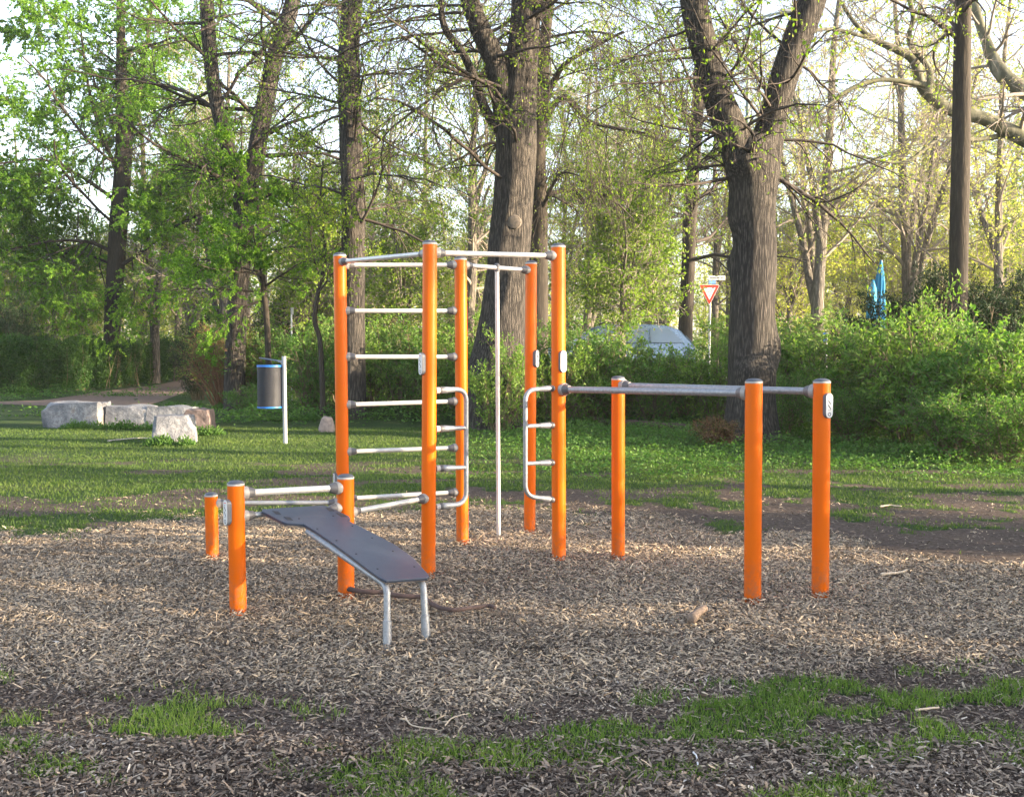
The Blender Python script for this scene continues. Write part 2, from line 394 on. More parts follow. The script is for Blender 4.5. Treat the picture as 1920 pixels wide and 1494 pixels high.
M['rubber'] = pmat('black_rubber', (.02, .02, .02), .8)
M['parasol'] = pmat('parasol_cloth', (.02, .22, .40), .8, 0, .15, 4)

# ------------------------------------------------------------------ ground
def axis(lo, hi, dlo, dhi, step, grow_=1.12):
    a = list(np.arange(dlo, dhi + 1e-6, step)); s = step; x = dhi
    while x < hi: s *= grow_; x += s; a.append(x)
    s = step; x = dlo; pre = []
    while x > lo: s *= grow_; x -= s; pre.append(x)
    return np.array(pre[::-1] + a)
gx = axis(-260, 260, -9, 9, .06); gy = axis(-60, 320, 2.6, 14, .05)
X, Y = np.meshgrid(gx, gy); Z = H(X, Y)
mz, sz, gz = zones(X, Y)
Z = Z - mz * .024 + mz * .012 * fbm(X * 6, Y * 6, 77, 2)
nx, ny = len(gx), len(gy)
idx = np.arange(nx * ny).reshape(ny, nx)
Q = np.stack([idx[:-1, :-1], idx[:-1, 1:], idx[1:, 1:], idx[1:, :-1]], -1).reshape(-1, 4)
g = make_mesh('ground', np.stack([X, Y, Z], -1), Q, mat=M['ground'], smooth=True, attrs={'mulch': mz.ravel(), 'soil': sz.ravel()})
tag(g, kind='structure')
# path on the left behind the boulders
def strip(name, a, b, mat, off=.004, kind='structure', n=40):
    A, _ = resample(a, np.zeros(len(a)), n); B, _ = resample(b, np.zeros(len(b)), n)
    k = 8; V = np.stack([A * (1 - j / k) + B * (j / k) for j in range(k + 1)], 1)
    V[..., 2] = H(V[..., 0], V[..., 1]) + off
    id_ = np.arange(n * (k + 1)).reshape(n, k + 1)
    Q = np.stack([id_[:-1, :-1], id_[:-1, 1:], id_[1:, 1:], id_[1:, :-1]], -1).reshape(-1, 4)
    return tag(make_mesh(name, V, Q, mat=mat, smooth=True), kind=kind)
near_e = [ground(-300, 756), ground(-120, 757), ground(30, 759), ground(190, 765), ground(265, 762), ground(320, 746), ground(365, 728), ground(395, 712), ground(405, 703)]
far_e = [ground(-300, 755), ground(-120, 755), ground(0, 754), ground(100, 748), ground(200, 733), ground(290, 722), ground(345, 711), ground(372, 704), ground(384, 699)]
strip('path', near_e, far_e, M['path'], .012)
strip('road', [np.array([-1.5, 28.8, 0]), np.array([20, 29, 0]), np.array([60, 29.5, 0])], [np.array([-1.5, 34, 0]), np.array([20, 34.4, 0]), np.array([60, 35, 0])], M['road'], .02)

# ------------------------------------------------------------------ chips and grass
POSTXY = [tuple(ground(u, v)[:2]) for u, v in ((446, 1148), (398, 1044), (649, 1116), (644, 1029), (803, 1077), (867, 1018), (993, 998), (1048, 1047), (1159, 1043), (1411, 1122), (1538, 1111), (726, 1214), (800, 1201), (934, 1022))]
def scatter_chips(name, label, n, x0, x1, y0, y1, keep, mat, L, W, tilt, zj, seed, rb=0.0):
    r = np.random.default_rng(seed)
    x = r.uniform(x0, x1, n); y = r.uniform(y0, y1, n)
    k = keep(x, y, r); x = x[k]; y = y[k]; n = len(x)
    ln = r.uniform(*L, n) * r.choice([.35, .6, .9, 1, 1.25, 1.8], n); w = r.uniform(*W, n); a = r.uniform(0, 2 * math.pi, n)
    tl = r.normal(0, tilt, n); rl = r.normal(0, .4, n)
    d = np.stack([np.cos(a) * np.cos(tl), np.sin(a) * np.cos(tl), np.sin(tl)], -1)
    s0 = np.stack([-np.sin(a), np.cos(a), np.zeros(n)], -1); up = np.cross(d, s0)
    s = s0 * np.cos(rl)[:, None] + up * np.sin(rl)[:, None]; up = np.cross(d, s)
    hp = 0
    for bx, by in POSTXY: hp = hp + .018 * np.exp(-((x - bx) ** 2 + (y - by) ** 2) / .0121)
    c = np.stack([x, y, H(x, y) + hp - .016 * (y > 3.9) + .006 + np.abs(np.sin(tl)) * ln * .42 + r.random(n) * zj], -1)
    hl = (ln / 2)[:, None]; hw = (w / 2)[:, None]; th = (w * r.uniform(.15, .45, n))[:, None]
    tp = r.uniform(.3, 1, (n, 1))
    sk = r.uniform(-.5, .5, (n, 1))
    e1, e2, e3, e4 = (r.uniform(.1, .85, (n, 1)) for _ in range(4)); md = r.uniform(-.35, .35, (n, 1)) * hl
    V = np.stack([c - d * hl - s * hw * e1, c - d * (hl + sk * hw) + s * hw * e2, c + d * md - s * hw * tp + up * th, c + d * (md + sk * hw) + s * hw + up * th * .6, c + d * (hl - sk * hw) - s * hw * e3, c + d * hl + s * hw * e4], 1)
    b = np.arange(n)[:, None] * 6
    Q = np.concatenate([b + np.array([0, 1, 3, 2]), b + np.array([2, 3, 5, 4])], 1).reshape(-1, 4)
    rn = np.clip(r.beta(1.7, 1.9, n) + (fbm(x * 1.3, y * 1.3, 55) - .5) * .35 + rb, 0, 1)
    o = make_mesh(name, V, Q, rnd=np.repeat(rn, 2), mat=mat)
    return tag(o, label, 'wood chips', kind='stuff')
def keep_m(x, y, r):
    m, s, g_ = zones(x, y); vis = np.abs(x) < .62 * y + .6
    return (r.random(len(x)) < m * 1.0 + .035 * s + .01 * g_) & vis
scatter_chips('wood_chips', 'grey brown wood chip mulch spread around the exercise station', 620000, -7, 6, 4.0, 11, keep_m, M['chip'], (.014, .037), (.0055, .0125), .26, .018, 1)
def keep_f(x, y, r):
    m, s, g_ = zones(x, y); vis = np.abs(x) < .62 * y + .6
    return (r.random(len(x)) < s * 1.0 + g_ * .42 + m * .25) & vis
scatter_chips('bark_litter', 'darker bark chips and litter scattered among the front grass patches', 210000, -4, 4, 2.8, 5.5, keep_f, M['chip_dark'], (.010, .036), (.004, .014), .25, .014, 2)
def keep_s(x, y, r):
    m, s, g_ = zones(x, y); vis = np.abs(x) < .58 * y + .6
    return (r.random(len(x)) < s * .6 + g_ * .04) & vis
scatter_chips('soil_litter', 'small twigs and chips lying on the bare dark soil behind the mulch', 130000, -8, 9, 7, 14, keep_s, M['chip_dark'], (.010, .032), (.004, .011), .2, .01, 3, -.2)

def blades(name, label, n, x0, x1, y0, y1, keep, mat, h, w, seed, lean=.45, cat='grass'):
    r = np.random.default_rng(seed)
    x = r.uniform(x0, x1, n); y = r.uniform(y0, y1, n); k = keep(x, y, r); x = x[k]; y = y[k]; n = len(x)
    cl = fbm(x * 3, y * 3, 60 + seed, 3)
    hh = r.uniform(*h, n) * (.45 + 1.2 * cl); ww = r.uniform(*w, n)
    a = r.uniform(0, 2 * math.pi, n); s = np.stack([np.cos(a), np.sin(a), np.zeros(n)], -1) * (ww / 2)[:, None]
    b = np.stack([x, y, H(x, y)], -1); l1 = r.normal(0, lean, (n, 2)); 
    m = b + np.stack([l1[:, 0] * .35 * hh, l1[:, 1] * .35 * hh, hh * .55], -1)
    t = b + np.stack([l1[:, 0] * 1.1 * hh, l1[:, 1] * 1.1 * hh, hh], -1)
    V = np.stack([b - s, b + s, m + s * .8, m - s * .8, t + s * .1, t - s * .1], 1)
    q = np.arange(n)[:, None] * 6
    Q = np.concatenate([q + np.array([0, 1, 2, 3]), q + np.array([3, 2, 4, 5])], 1).reshape(-1, 4)
    rn = np.clip(r.random(n) * .6 + (fbm(x * .9, y * .9, 90) - .3) * .8, 0, 1)
    return tag(make_mesh(name, V, Q, rnd=np.repeat(rn, 2), mat=mat), label, cat, kind='stuff')
def keep_gf(x, y, r):
    m, s, g_ = zones(x, y); return (r.random(len(x)) < np.clip(g_ * 1.2 - .2, 0, 1) * .72 * (y < 5.6)) & (np.abs(x) < .6 * y + .5)
blades('front_grass', 'sparse tufts of short green grass in the front chip litter', 260000, -4, 4, 2.8, 5.6, keep_gf, M['grass'], (.012, .042), (.002, .005), 11)
def keep_gm(x, y, r):
    m, s, g_ = zones(x, y); return (r.random(len(x)) < np.clip(g_ * 1.2 - .1, 0, 1) * np.minimum(1, 11 / y)) & (np.abs(x) < .58 * y + .6)
blades('lawn_grass', 'short park lawn grass behind the wood chips', 420000, -13, 13, 6.2, 20, keep_gm, M['lawn'], (.014, .036), (.005, .010), 12)
def keep_gr(x, y, r):
    m, s, g_ = zones(x, y)
    wr = sstep(11.3, 13, y + (fbm(x, y, 8) - .5) * 3) * sstep(-1.5, 1, x)
    wl = sstep(21, 24, y) * sstep(-6, -9, x) * .5
    return (r.random(len(x)) < np.maximum(wr, wl) * g_) & (np.abs(x) < .58 * y + .6)
def weeds(name, label, n, x0, x1, y0, y1, keep, mat, s, hh, seed):
    r = np.random.default_rng(seed)
    x = r.uniform(x0, x1, n); y = r.uniform(y0, y1, n); k = keep(x, y, r); x = x[k]; y = y[k]; n = len(x)
    cl = fbm(x * 1.7, y * 1.7, 33, 3)
    z = H(x, y) + r.random(n) * hh * (cl * 2.4 - .35).clip(.08)
    D = r.normal(0, 1, (n, 3)); D[:, 2] = np.abs(D[:, 2]) * .4
    V, Q, rn = leaves(r, np.stack([x, y, z], -1), D, r.uniform(*s, n), .55, .6)
    return tag(make_mesh(name, V, Q, rnd=rn, mat=mat), label, 'ground cover', kind='stuff')
weeds('ground_cover', 'low green weeds under the shrubs on the right lawn', 110000, -3, 14, 10.5, 24, keep_gr, M['weeds'], (.025, .06), .16, 21)
def keep_ul(x, y, r): return np.abs(x + 7) < 12
weeds('undergrowth', 'leafy ground cover along the path and below the hedges', 60000, -19, 4, 20.5, 34, lambda x, y, r: (r.random(len(x)) < sstep(.45, .6, fbm(x * .6, y * .6, 4))) & ~((x < -6.6) & (y > 24.5) & (y < 31 + (x + 14) * .8)), M['weeds'], (.05, .10), .3, 22)

# ------------------------------------------------------------------ exercise rig
RIG = thing('exercise_station', 'orange outdoor calisthenics station with steel bars and a sit-up bench standing on wood chips', 'exercise equipment', (0, 0, 0))
def cyl_between(bm, a, b, r0, r1=None, K=20, cap=True):
    a = Vector(a); b = Vector(b); r1 = r0 if r1 is None else r1; ax = (b - a); L = ax.length
    q = ax.to_track_quat('Z', 'Y').to_matrix().to_4x4()
    bmesh.ops.create_cone(bm, cap_ends=cap, segments=K, radius1=r0, radius2=r1, depth=L, matrix=Matrix.Translation((a + b) / 2) @ q)
def lathe(bm, prof, base, axis=(0, 0, 1), K=28):
    base = Vector(base); q = Vector(axis).to_track_quat('Z', 'Y').to_matrix()
    rings = []
    for r_, z in prof:
        rings.append([bm.verts.new(base + q @ Vector((r_ * math.cos(6.28318 * k / K), r_ * math.sin(6.28318 * k / K), z))) for k in range(K)])
    for i in range(len(rings) - 1):
        for k in range(K): bm.faces.new((rings[i][k], rings[i][(k + 1) % K], rings[i + 1][(k + 1) % K], rings[i + 1][k]))
    bm.faces.new(rings[0][::-1]); bm.faces.new(rings[-1])
def tube_path(pts, r, K=14, n=None, name='tube', mat=None, parent=None):
    P = np.asarray(pts, float)
    V, Q = tubes(P[None], np.full((1, len(P)), r) if np.isscalar(r) else np.asarray(r)[None], K)
    return make_mesh(name, V, Q, mat=mat, smooth=True, parent=parent)
def round_path(pts, rad, n=7):
    pts = [np.asarray(p, float) for p in pts]; out = [pts[0]]
    for i in range(1, len(pts) - 1):
        a, b, c = pts[i - 1], pts[i], pts[i + 1]
        u = (a - b) / np.linalg.norm(a - b); w = (c - b) / np.linalg.norm(c - b)
        p0 = b + u * rad; p1 = b + w * rad
        for k in range(n + 1):
            t = k / n; out.append((1 - t) ** 2 * p0 + 2 * t * (1 - t) * b + t * t * p1)
    out.append(pts[-1]); return out
POST = {}
def post(key, ub, vb, ut, vt, wpx):
    b = ground(ub, vb); d = b[1]; t = pix(ut, vt, d); r = wpx / 2 * d / F_
    POST[key] = (b, t, r)
    bm = bmesh.new(); ax = Vector(t - b).normalized(); base = Vector(b) - ax * .15; L = (Vector(t) - base).length
    lathe(bm, [(r, 0), (r, L - .024)], base, ax, 36)
    p = bm_obj('post', bm, M['orange'], RIG, True)
    bm = bmesh.new(); lathe(bm, [(r * 1.005, L - .024), (r * 1.03, L - .022), (r * 1.03, L - .014), (r * .99, L - .0125)], base, ax, 36); bm_obj('cap_ring', bm, M['rim'], p, True)
    bm = bmesh.new(); lathe(bm, [(r * 1.0, L - .0125), (r * .96, L - .007), (r * .8, L - .001), (r * .5, L + .004), (r * .15, L + .006)], base, ax, 36); bm_obj('cap', bm, M['cap'], p, True)
    POST[key] = (b, t, r, p)
post('P1', 446.5, 1148, 442, 902, 31.6)
post('P2', 398.5, 1044, 395.5, 924, 23.8)
post('P3', 649, 1116, 648, 890, 31.2)
post('TL', 644, 1029, 637, 475, 23.6)
post('T2', 803, 1077, 806, 452, 27)
post('T3', 867, 1018, 863.5, 482, 23)
post('T5', 993, 998, 996, 490, 21.6)
post('T4', 1048, 1047, 1046.5, 458, 26.4)
post('Q1', 1159, 1043, 1159, 706, 25)
post('Q2', 1411, 1122, 1413.5, 711, 32.2)
post('Q3', 1538, 1111, 1541, 711, 32)
def on_post(k, v):
    b, t, r, _ = POST[k]; z = pix(0, v, b[1])[2]; f = (z - b[2]) / (t[2] - b[2]); return b + (t - b) * f, r
def bar(ka, va, kb, vb, rad, name='bar', mat='steel', cup=1.0, cups=('coupling', 'coupling'), label=None):
    a, ra = on_post(ka, va); b, rb = on_post(kb, vb); d = (b - a) / np.linalg.norm(b - a)
    bm = bmesh.new(); cyl_between(bm, a + d * ra * .8, b - d * rb * .8, rad, K=20)
    o = bm_obj(name, bm, M[mat], RIG, True)
    for p, dd, rr, cm in ((a, d, ra, cups[0]), (b, -d, rb, cups[1])):
        R_ = rad * 1.95
        bm = bmesh.new(); lathe(bm, [(R_, rr * .72), (R_ * 1.02, rr + .016), (R_ * .96, rr + .019)], p, dd, 24)
        c = bm_obj('coupling', bm, M['coupling_light'], o, True)
        bm = bmesh.new(); lathe(bm, [(R_ * .93, rr + .0185), (R_ * .90, rr + .026), (rad * 1.35, rr + .055), (rad * 1.22, rr + .060), (rad * 1.02, rr + .0605)], p, dd, 24)
        bm_obj('collar', bm, M[cm], o, True)
    return o
# ladder wall between TL and T3
for va, vb in ((497, 497), (583, 583), (669, 669), (759, 752), (847, 839), (935, 922)):
    bar('TL', va, 'T3', vb, .0165, 'rung')
bar('TL', 491, 'T2', 475, .0165, 'pull_up_bar', 'steel')
bar('T2', 474, 'T4', 480, .0180, 'pull_up_bar')
pb = bar('T3', 497, 'T5', 507, .0175, 'pull_up_bar')
bar('P3', 962, 'T2', 933, .0175, 'low_bar')
bar('P1', 925, 'P3', 914, .0200, 'low_bar')
bar('P2', 943, 'TL', 942, .0170, 'low_bar', 'galv')
bar('T4', 730, 'Q2', 737, .0230, 'parallel_bar', 'galv')
bar('Q1', 723, 'Q3', 734, .0225, 'parallel_bar', 'galv')
# vertical climbing pole
gb = ground(934, 1022); a, _ = on_post('T3', 497); b, _ = on_post('T5', 507)
# point on the bar seen at u=932
best = min(np.linspace(0, 1, 400), key=lambda f: abs((a + (b - a) * f)[0] / (a + (b - a) * f)[1] - (932 - 960) / F_))
tp = a + (b - a) * best
bm = bmesh.new(); cyl_between(bm, (gb[0], tp[1], -.1), (tp[0], tp[1], tp[2] - .016), .0165, K=18)
o = bm_obj('climbing_pole', bm, M['steel'], RIG, True)
bm = bmesh.new(); lathe(bm, [(.023, -.03), (.023, .024), (.018, .032), (.006, .038)], (tp[0], tp[1], tp[2] - .002), (0, 0, 1), 20); bm_obj('pole_clamp', bm, M['coupling'], o, True)
# C shaped grip rails in the vertical plane T2 - T4
A0 = POST['T2'][0]; B0 = POST['T4'][0]; dirTT = np.array([B0[0] - A0[0], B0[1] - A0[1], 0]); dirTT /= np.linalg.norm(dirTT)
def plane_pt(u, v, base):
    X = (u - 960) / F_; Yv = (747 - v) / F_
    r_ = np.array([X, Yv * SP + CP, Yv * CP - SP]); n = np.array([-dirTT[1], dirTT[0], 0])
    t = (base @ n) / (r_ @ n); p = r_ * t; p[2] += EYE; return p
def grip_rail(key, upost, uo, vt, vb, mids, side):
    base = POST[key][0]
    pts = [plane_pt(upost, vt[0], base), plane_pt(uo, vt[1], base), plane_pt(uo, vb[1], base), plane_pt(upost, vb[0], base)]
    o = tube_path(round_path(pts, .085), .0165, name='grip_rail', mat=M['galv'], parent=RIG)
    def cups(p, q, par):
        d = (q - p) / np.linalg.norm(q - p)
        bm = bmesh.new(); lathe(bm, [(.021, -.01), (.021, .016), (.0195, .0175)], p, d, 20); bm_obj('coupling', bm, M['rim'], par, True)
        bm = bmesh.new(); lathe(bm, [(.0225, .0172), (.0235, .025), (.0235, .038), (.0215, .041)], p, d, 20); bm_obj('collar', bm, M['coupling'], par, True)
        bm = bmesh.new(); lathe(bm, [(.0205, .0405), (.0225, .05), (.0215, .07), (.0170, .13)], p, d, 20); bm_obj('sleeve', bm, M['galv'], par, True)
    cups(pts[0], pts[1], o); cups(pts[3], pts[2], o)
    for vm in mids:
        p = plane_pt(upost, vm, base); q = plane_pt(uo, vm + (-2 if side > 0 else 2), base)
        bm = bmesh.new(); cyl_between(bm, p, q, .0145, K=16); r_ = bm_obj('grip_rung', bm, M['galv'], RIG, True); cups(p, q, r_)
grip_rail('T2', 820, 874, (732, 729), (950, 944), (804, 878), 1)
grip_rail('T4', 1040, 985, (728, 731), (937, 930), (797, 867), -1)

# instruction plates
def stadium(w, h, n=8):
    r_ = w / 2; pts = []
    for k in range(n + 1): a = math.pi * k / n; pts.append((r_ * math.cos(a), h / 2 - r_ + r_ * math.sin(a)))
    for k in range(n + 1): a = math.pi + math.pi * k / n; pts.append((r_ * math.cos(a), -h / 2 + r_ + r_ * math.sin(a)))
    return pts
def prism(bm, pts, M4, z0, z1, bev=0):
    top = [bm.verts.new(M4 @ Vector((x, y, z1))) for x, y in pts]; bot = [bm.verts.new(M4 @ Vector((x, y, z0))) for x, y in pts]
    bm.faces.new(top); bm.faces.new(bot[::-1]); n = len(pts)
    for i in range(n): bm.faces.new((top[i], bot[i], bot[(i + 1) % n], top[(i + 1) % n]))
def plate(key, v0, v1, ang, w=.054):
    """ang: angle of the face away from the camera direction, + to the right"""
    b, r = on_post(key, (v0 + v1) / 2); h = abs(pix(0, v0, b[1])[2] - pix(0, v1, b[1])[2])
    view = math.atan2(b[0], b[1])
    a = math.radians(ang) - view
    nrm_ = Vector((math.sin(a), -math.cos(a), 0)); right = Vector((math.cos(a), math.sin(a), 0))
    Mx = Matrix(((right.x, 0, nrm_.x, b[0]), (right.y, 0, nrm_.y, b[1]), (0, 1, 0, b[2]), (0, 0, 0, 1)))
    par = POST[key][3]
    bm = bmesh.new(); prism(bm, stadium(w, h), Mx, r * .75, r + .017); o = bm_obj('instruction_plate', bm, M['plate_body'], par)
    bm = bmesh.new(); prism(bm, stadium(w * .9, h - w * .1), Mx, r + .0165, r + .0195); bm_obj('plate_face', bm, M['white'], par)
    bm = bmesh.new(); z0, z1 = r + .0195, r + .0203
    def rect(x0, y0, x1, y1): prism(bm, [(x0, y0), (x1, y0), (x1, y1), (x0, y1)], Mx, z0, z1)
    def stroke(x0, y0, x1, y1, t=.0035):
        dx, dy = x1 - x0, y1 - y0; l = math.hypot(dx, dy); px, py = -dy / l * t / 2, dx / l * t / 2
        prism(bm, [(x0 + px, y0 + py), (x1 + px, y1 + py), (x1 - px, y1 - py), (x0 - px, y0 - py)], Mx, z0, z1)
    H2 = h / 2
    stroke(-.010, H2 * .42, .009, H2 * .12, .006); stroke(-.010, H2 * .06, .010, -H2 * .28, .006); stroke(-.004, H2 * .5, -.001, H2 * .57, .006)
    stroke(-.012, -H2 * .36, .012, -H2 * .36, .002)
    for k in range(12):
        a0 = k * math.pi / 6; a1 = a0 + math.pi / 6; c = -H2 * .68; R1 = .010
        stroke(R1 * math.cos(a0), c + R1 * math.sin(a0), R1 * math.cos(a1), c + R1 * math.sin(a1), .004)
    bm_obj('pictogram', bm, M['ink'], par)
    bm = bmesh.new(); stroke(-.013, H2 * .72, .013, H2 * .72, .004); bm_obj('red_line', bm, M['redink'], par)
plate('T2', 661, 703, -64); plate('T4', 657, 698, 33); plate('T5', 656, 689, 58); plate('Q3', 736, 783, 40, .056); plate('P1', 934, 983, -66); plate('TL', 886, 917, -80)

# sit-up bench
hm = (POST['P1'][0] + POST['P3'][0]) / 2
bd = np.array([POST['P3'][0][0] - POST['P1'][0][0], POST['P3'][0][1] - POST['P1'][0][1], 0]); bd /= np.linalg.norm(bd)
p_head = pix(548, 951, hm[1] - .02); legA = ground(726, 1214); legB = ground(800, 1201)
p_foot = pix(762, 1083, (legA[1] + legB[1]) / 2 + .05)
nb = np.cross(bd, p_foot - p_head); nb /= np.linalg.norm(nb); nb = nb if nb[2] > 0 else -nb
def on_board(u, v, off=0):
    X = (u - 960) / F_; Yv = (747 - v) / F_; r_ = np.array([X, Yv * SP + CP, Yv * CP - SP]); e = np.array([0, 0, EYE])
    t = ((p_head - e) @ nb) / (r_ @ nb); return e + r_ * t + nb * off
bench_par = RIG
outl = [(492, 954), (606, 946.5), (616, 949), (654, 967), (657, 971), (652, 975), (662, 980), (700, 999), (740, 1020), (775, 1045), (802, 1075), (805, 1079), (800, 1083), (724, 1088), (714, 1083), (690, 1066), (660, 1043), (620, 1014), (590, 994), (569, 982), (537, 980), (528, 977), (491, 958)]
top = [on_board(u, v) for u, v in outl]
bm = bmesh.new()
tv = [bm.verts.new(p) for p in top]; bv = [bm.verts.new(p - nb * .015) for p in top]
bm.faces.new(tv); bm.faces.new(bv[::-1])
for i in range(len(tv)): bm.faces.new((tv[i], bv[i], bv[(i + 1) % len(tv)], tv[(i + 1) % len(tv)]))
BO = bm_obj('bench_board', bm, M['board'], RIG)
bv_ = BO.modifiers.new('bevel', 'BEVEL'); bv_.width = .003; bv_.segments = 2; bv_.limit_method = 'ANGLE'
bm = bmesh.new()
cen = sum(top) / len(top)
tv = [bm.verts.new(p - nb * .0155 + (cen - p) * .012) for p in top]; bv = [bm.verts.new(p - nb * .021 + (cen - p) * .012) for p in top]
bm.faces.new(tv); bm.faces.new(bv[::-1])
for i in range(len(tv)): bm.faces.new((tv[i], bv[i], bv[(i + 1) % len(tv)], tv[(i + 1) % len(tv)]))
bm_obj('board_underlay', bm, M['board_edge'], BO)
for (u, v, du, dv) in ((519, 961, 14, 6.5), (541, 972, 15, 6.5), (619, 955, 14, 6.5), (641, 965.5, 17, 7)):
    du *= 1.15; dv *= 1.2; q = [(u - du * .55, v - dv * .45), (u + du * .15, v - dv * .3), (u + du * .5, v + dv * .4), (u - du * .1, v + dv * .35)]
    bm = bmesh.new(); a = [bm.verts.new(on_board(x, y, .0012)) for x, y in q]; b2 = [bm.verts.new(on_board(x, y, -.006)) for x, y in q]
    bm.faces.new(a); bm.faces.new(b2[::-1])
    for i in range(4): bm.faces.new((a[i], b2[i], b2[(i + 1) % 4], a[(i + 1) % 4]))
    bm_obj('grip_slot', bm, M['dark_slot'], BO)
for (u, v) in ((595, 991), (631, 1013), (668, 1038), (708, 1066), (661, 986), (698, 1008), (737, 1033), (777, 1062), (561, 972), (625, 967)):
    c = on_board(u, v, -.002); bm = bmesh.new(); lathe(bm, [(.006, 0), (.006, .004), (.003, .005)], c, nb, 12); bm_obj('screw', bm, M['screw'], BO, True)
# bench frame: two tubes from the head cross bar, under the board, bending down to legs
ca, ra = on_post('P1', 968); cb, rb = on_post('P3', 951)
bar('P1', 968, 'P3', 951, .0165, 'bench_cross_bar', 'galv')
for (uh, vh, uf, vf, lg) in ((578, 985, 724, 1083, legA), (630, 975, 792, 1077, legB)):
    a = on_board(uh, vh, -.036); f = on_board(uf, vf, -.036); d = (f - a) / np.linalg.norm(f - a)
    kn = f + d * .015
    g0 = np.array([lg[0], lg[1], -.05])
    o = tube_path(round_path([a, kn, g0], .05), .0185, name='bench_leg', mat=M['galv'], parent=RIG)
    bm = bmesh.new(); z = .11; f_ = (z - kn[2]) / (g0[2] - kn[2]); c = kn + (g0 - kn) * f_
    ax = (g0 - kn) / np.linalg.norm(g0 - kn); lathe(bm, [(.0195, 0), (.0225, .003), (.0225, .17)], c - ax * .02, ax, 18); bm_obj('leg_sleeve', bm, M['galv'], o, True)

# ------------------------------------------------------------------ litter bin
b = ground(535, 832); d = b[1]
BIN = thing('litter_bin', 'dark slatted litter bin with blue rims hanging on a grey steel pole beside the lawn', 'litter bin', (b[0], b[1], 0))
def loc(u, v, dd=None): p = pix(u, v, dd or d); return (p[0] - b[0], p[1] - b[1], p[2])
bm = bmesh.new(); t = loc(532.5, 668); cyl_between(bm, (0, 0, -.1), (t[0], 0, t[2]), .034, K=16); bm_obj('pole', bm, M['greypole'], BIN, True)
c0 = loc(505.5, 765); c1 = loc(505, 686); R_ = .196
cy = c0[1] + .02
bm = bmesh.new(); lathe(bm, [(R_ * .93, c0[2]), (R_ * .93, c1[2])], (c0[0], cy, 0), K=32); body = bm_obj('bin_body', bm, M['bin_metal'], BIN, True)
bm = bmesh.new()
for k in range(64):
    a = 2 * math.pi * k / 64; cx_, cy_ = c0[0] + R_ * .955 * math.cos(a), cy + R_ * .955 * math.sin(a)
    bmesh.ops.create_cube(bm, size=1, matrix=Matrix.Translation((cx_, cy_, (c0[2] + c1[2]) / 2)) @ Matrix.Rotation(a, 4, 'Z') @ Matrix.Diagonal((.010, .0105, c1[2] - c0[2] - .01, 1)))
bm_obj('slats', bm, pmat('bin_slat_paint', (.035, .037, .046), .6, 0), body)
for z, h in ((c0[2], .028), (c1[2] - .02, .036)):
    bm = bmesh.new(); lathe(bm, [(R_ * .97, z), (R_ * 1.02, z + .003), (R_ * 1.02, z + h - .003), (R_ * .97, z + h)], (c0[0], cy, 0), K=40); bm_obj('blue_rim', bm, M['bin_blue'], BIN, True)
# lid: slightly domed tilted roof plate
l0 = loc(486, 671); l1 = loc(526, 677)
bm = bmesh.new(); nU, nW = 10, 8; grid = []
for i in range(nU + 1):
    f = i / nU; w = .17 * math.sqrt(max(.05, 1 - (1 - f) ** 3))
    row = []
    for j in range(nW + 1):
        g_ = j / nW * 2 - 1
        row.append(bm.verts.new((l0[0] + (l1[0] - l0[0]) * f, cy + g_ * w, l0[2] + (l1[2] - l0[2]) * f + .012 * (1 - g_ * g_))))
    grid.append(row)
for i in range(nU):
    for j in range(nW): bm.faces.new((grid[i][j], grid[i + 1][j], grid[i + 1][j + 1], grid[i][j + 1]))
lid = bm_obj('lid', bm, pmat('lid_blue_grey', (.03, .05, .10), .35), BIN, True); sm = lid.modifiers.new('solid', 'SOLIDIFY'); sm.thickness = .008
a = loc(520, 682); bm = bmesh.new(); e = loc(531, 672); prism(bm, [(a[0] - .02, l1[2] + .005), (e[0], l1[2] + .012), (e[0], l1[2] - .10), (e[0] - .035, l1[2] - .03)], Matrix(((1, 0, 0, 0), (0, 0, 1, cy * .5), (0, 1, 0, 0), (0, 0, 0, 1))), -.02, .02); bm_obj('lid_bracket', bm, M['greypole'], BIN)
bm = bmesh.new(); e = loc(530, 700); g2 = loc(530, 765)
bmesh.ops.create_cube(bm, size=1, matrix=Matrix.Translation(((e[0] + .0), cy * .6, (e[2] + g2[2]) / 2)) @ Matrix.Diagonal((.03, .03, e[2] - g2[2] + .1, 1))); bm_obj('mounting_rail', bm, M['greypole'], BIN)

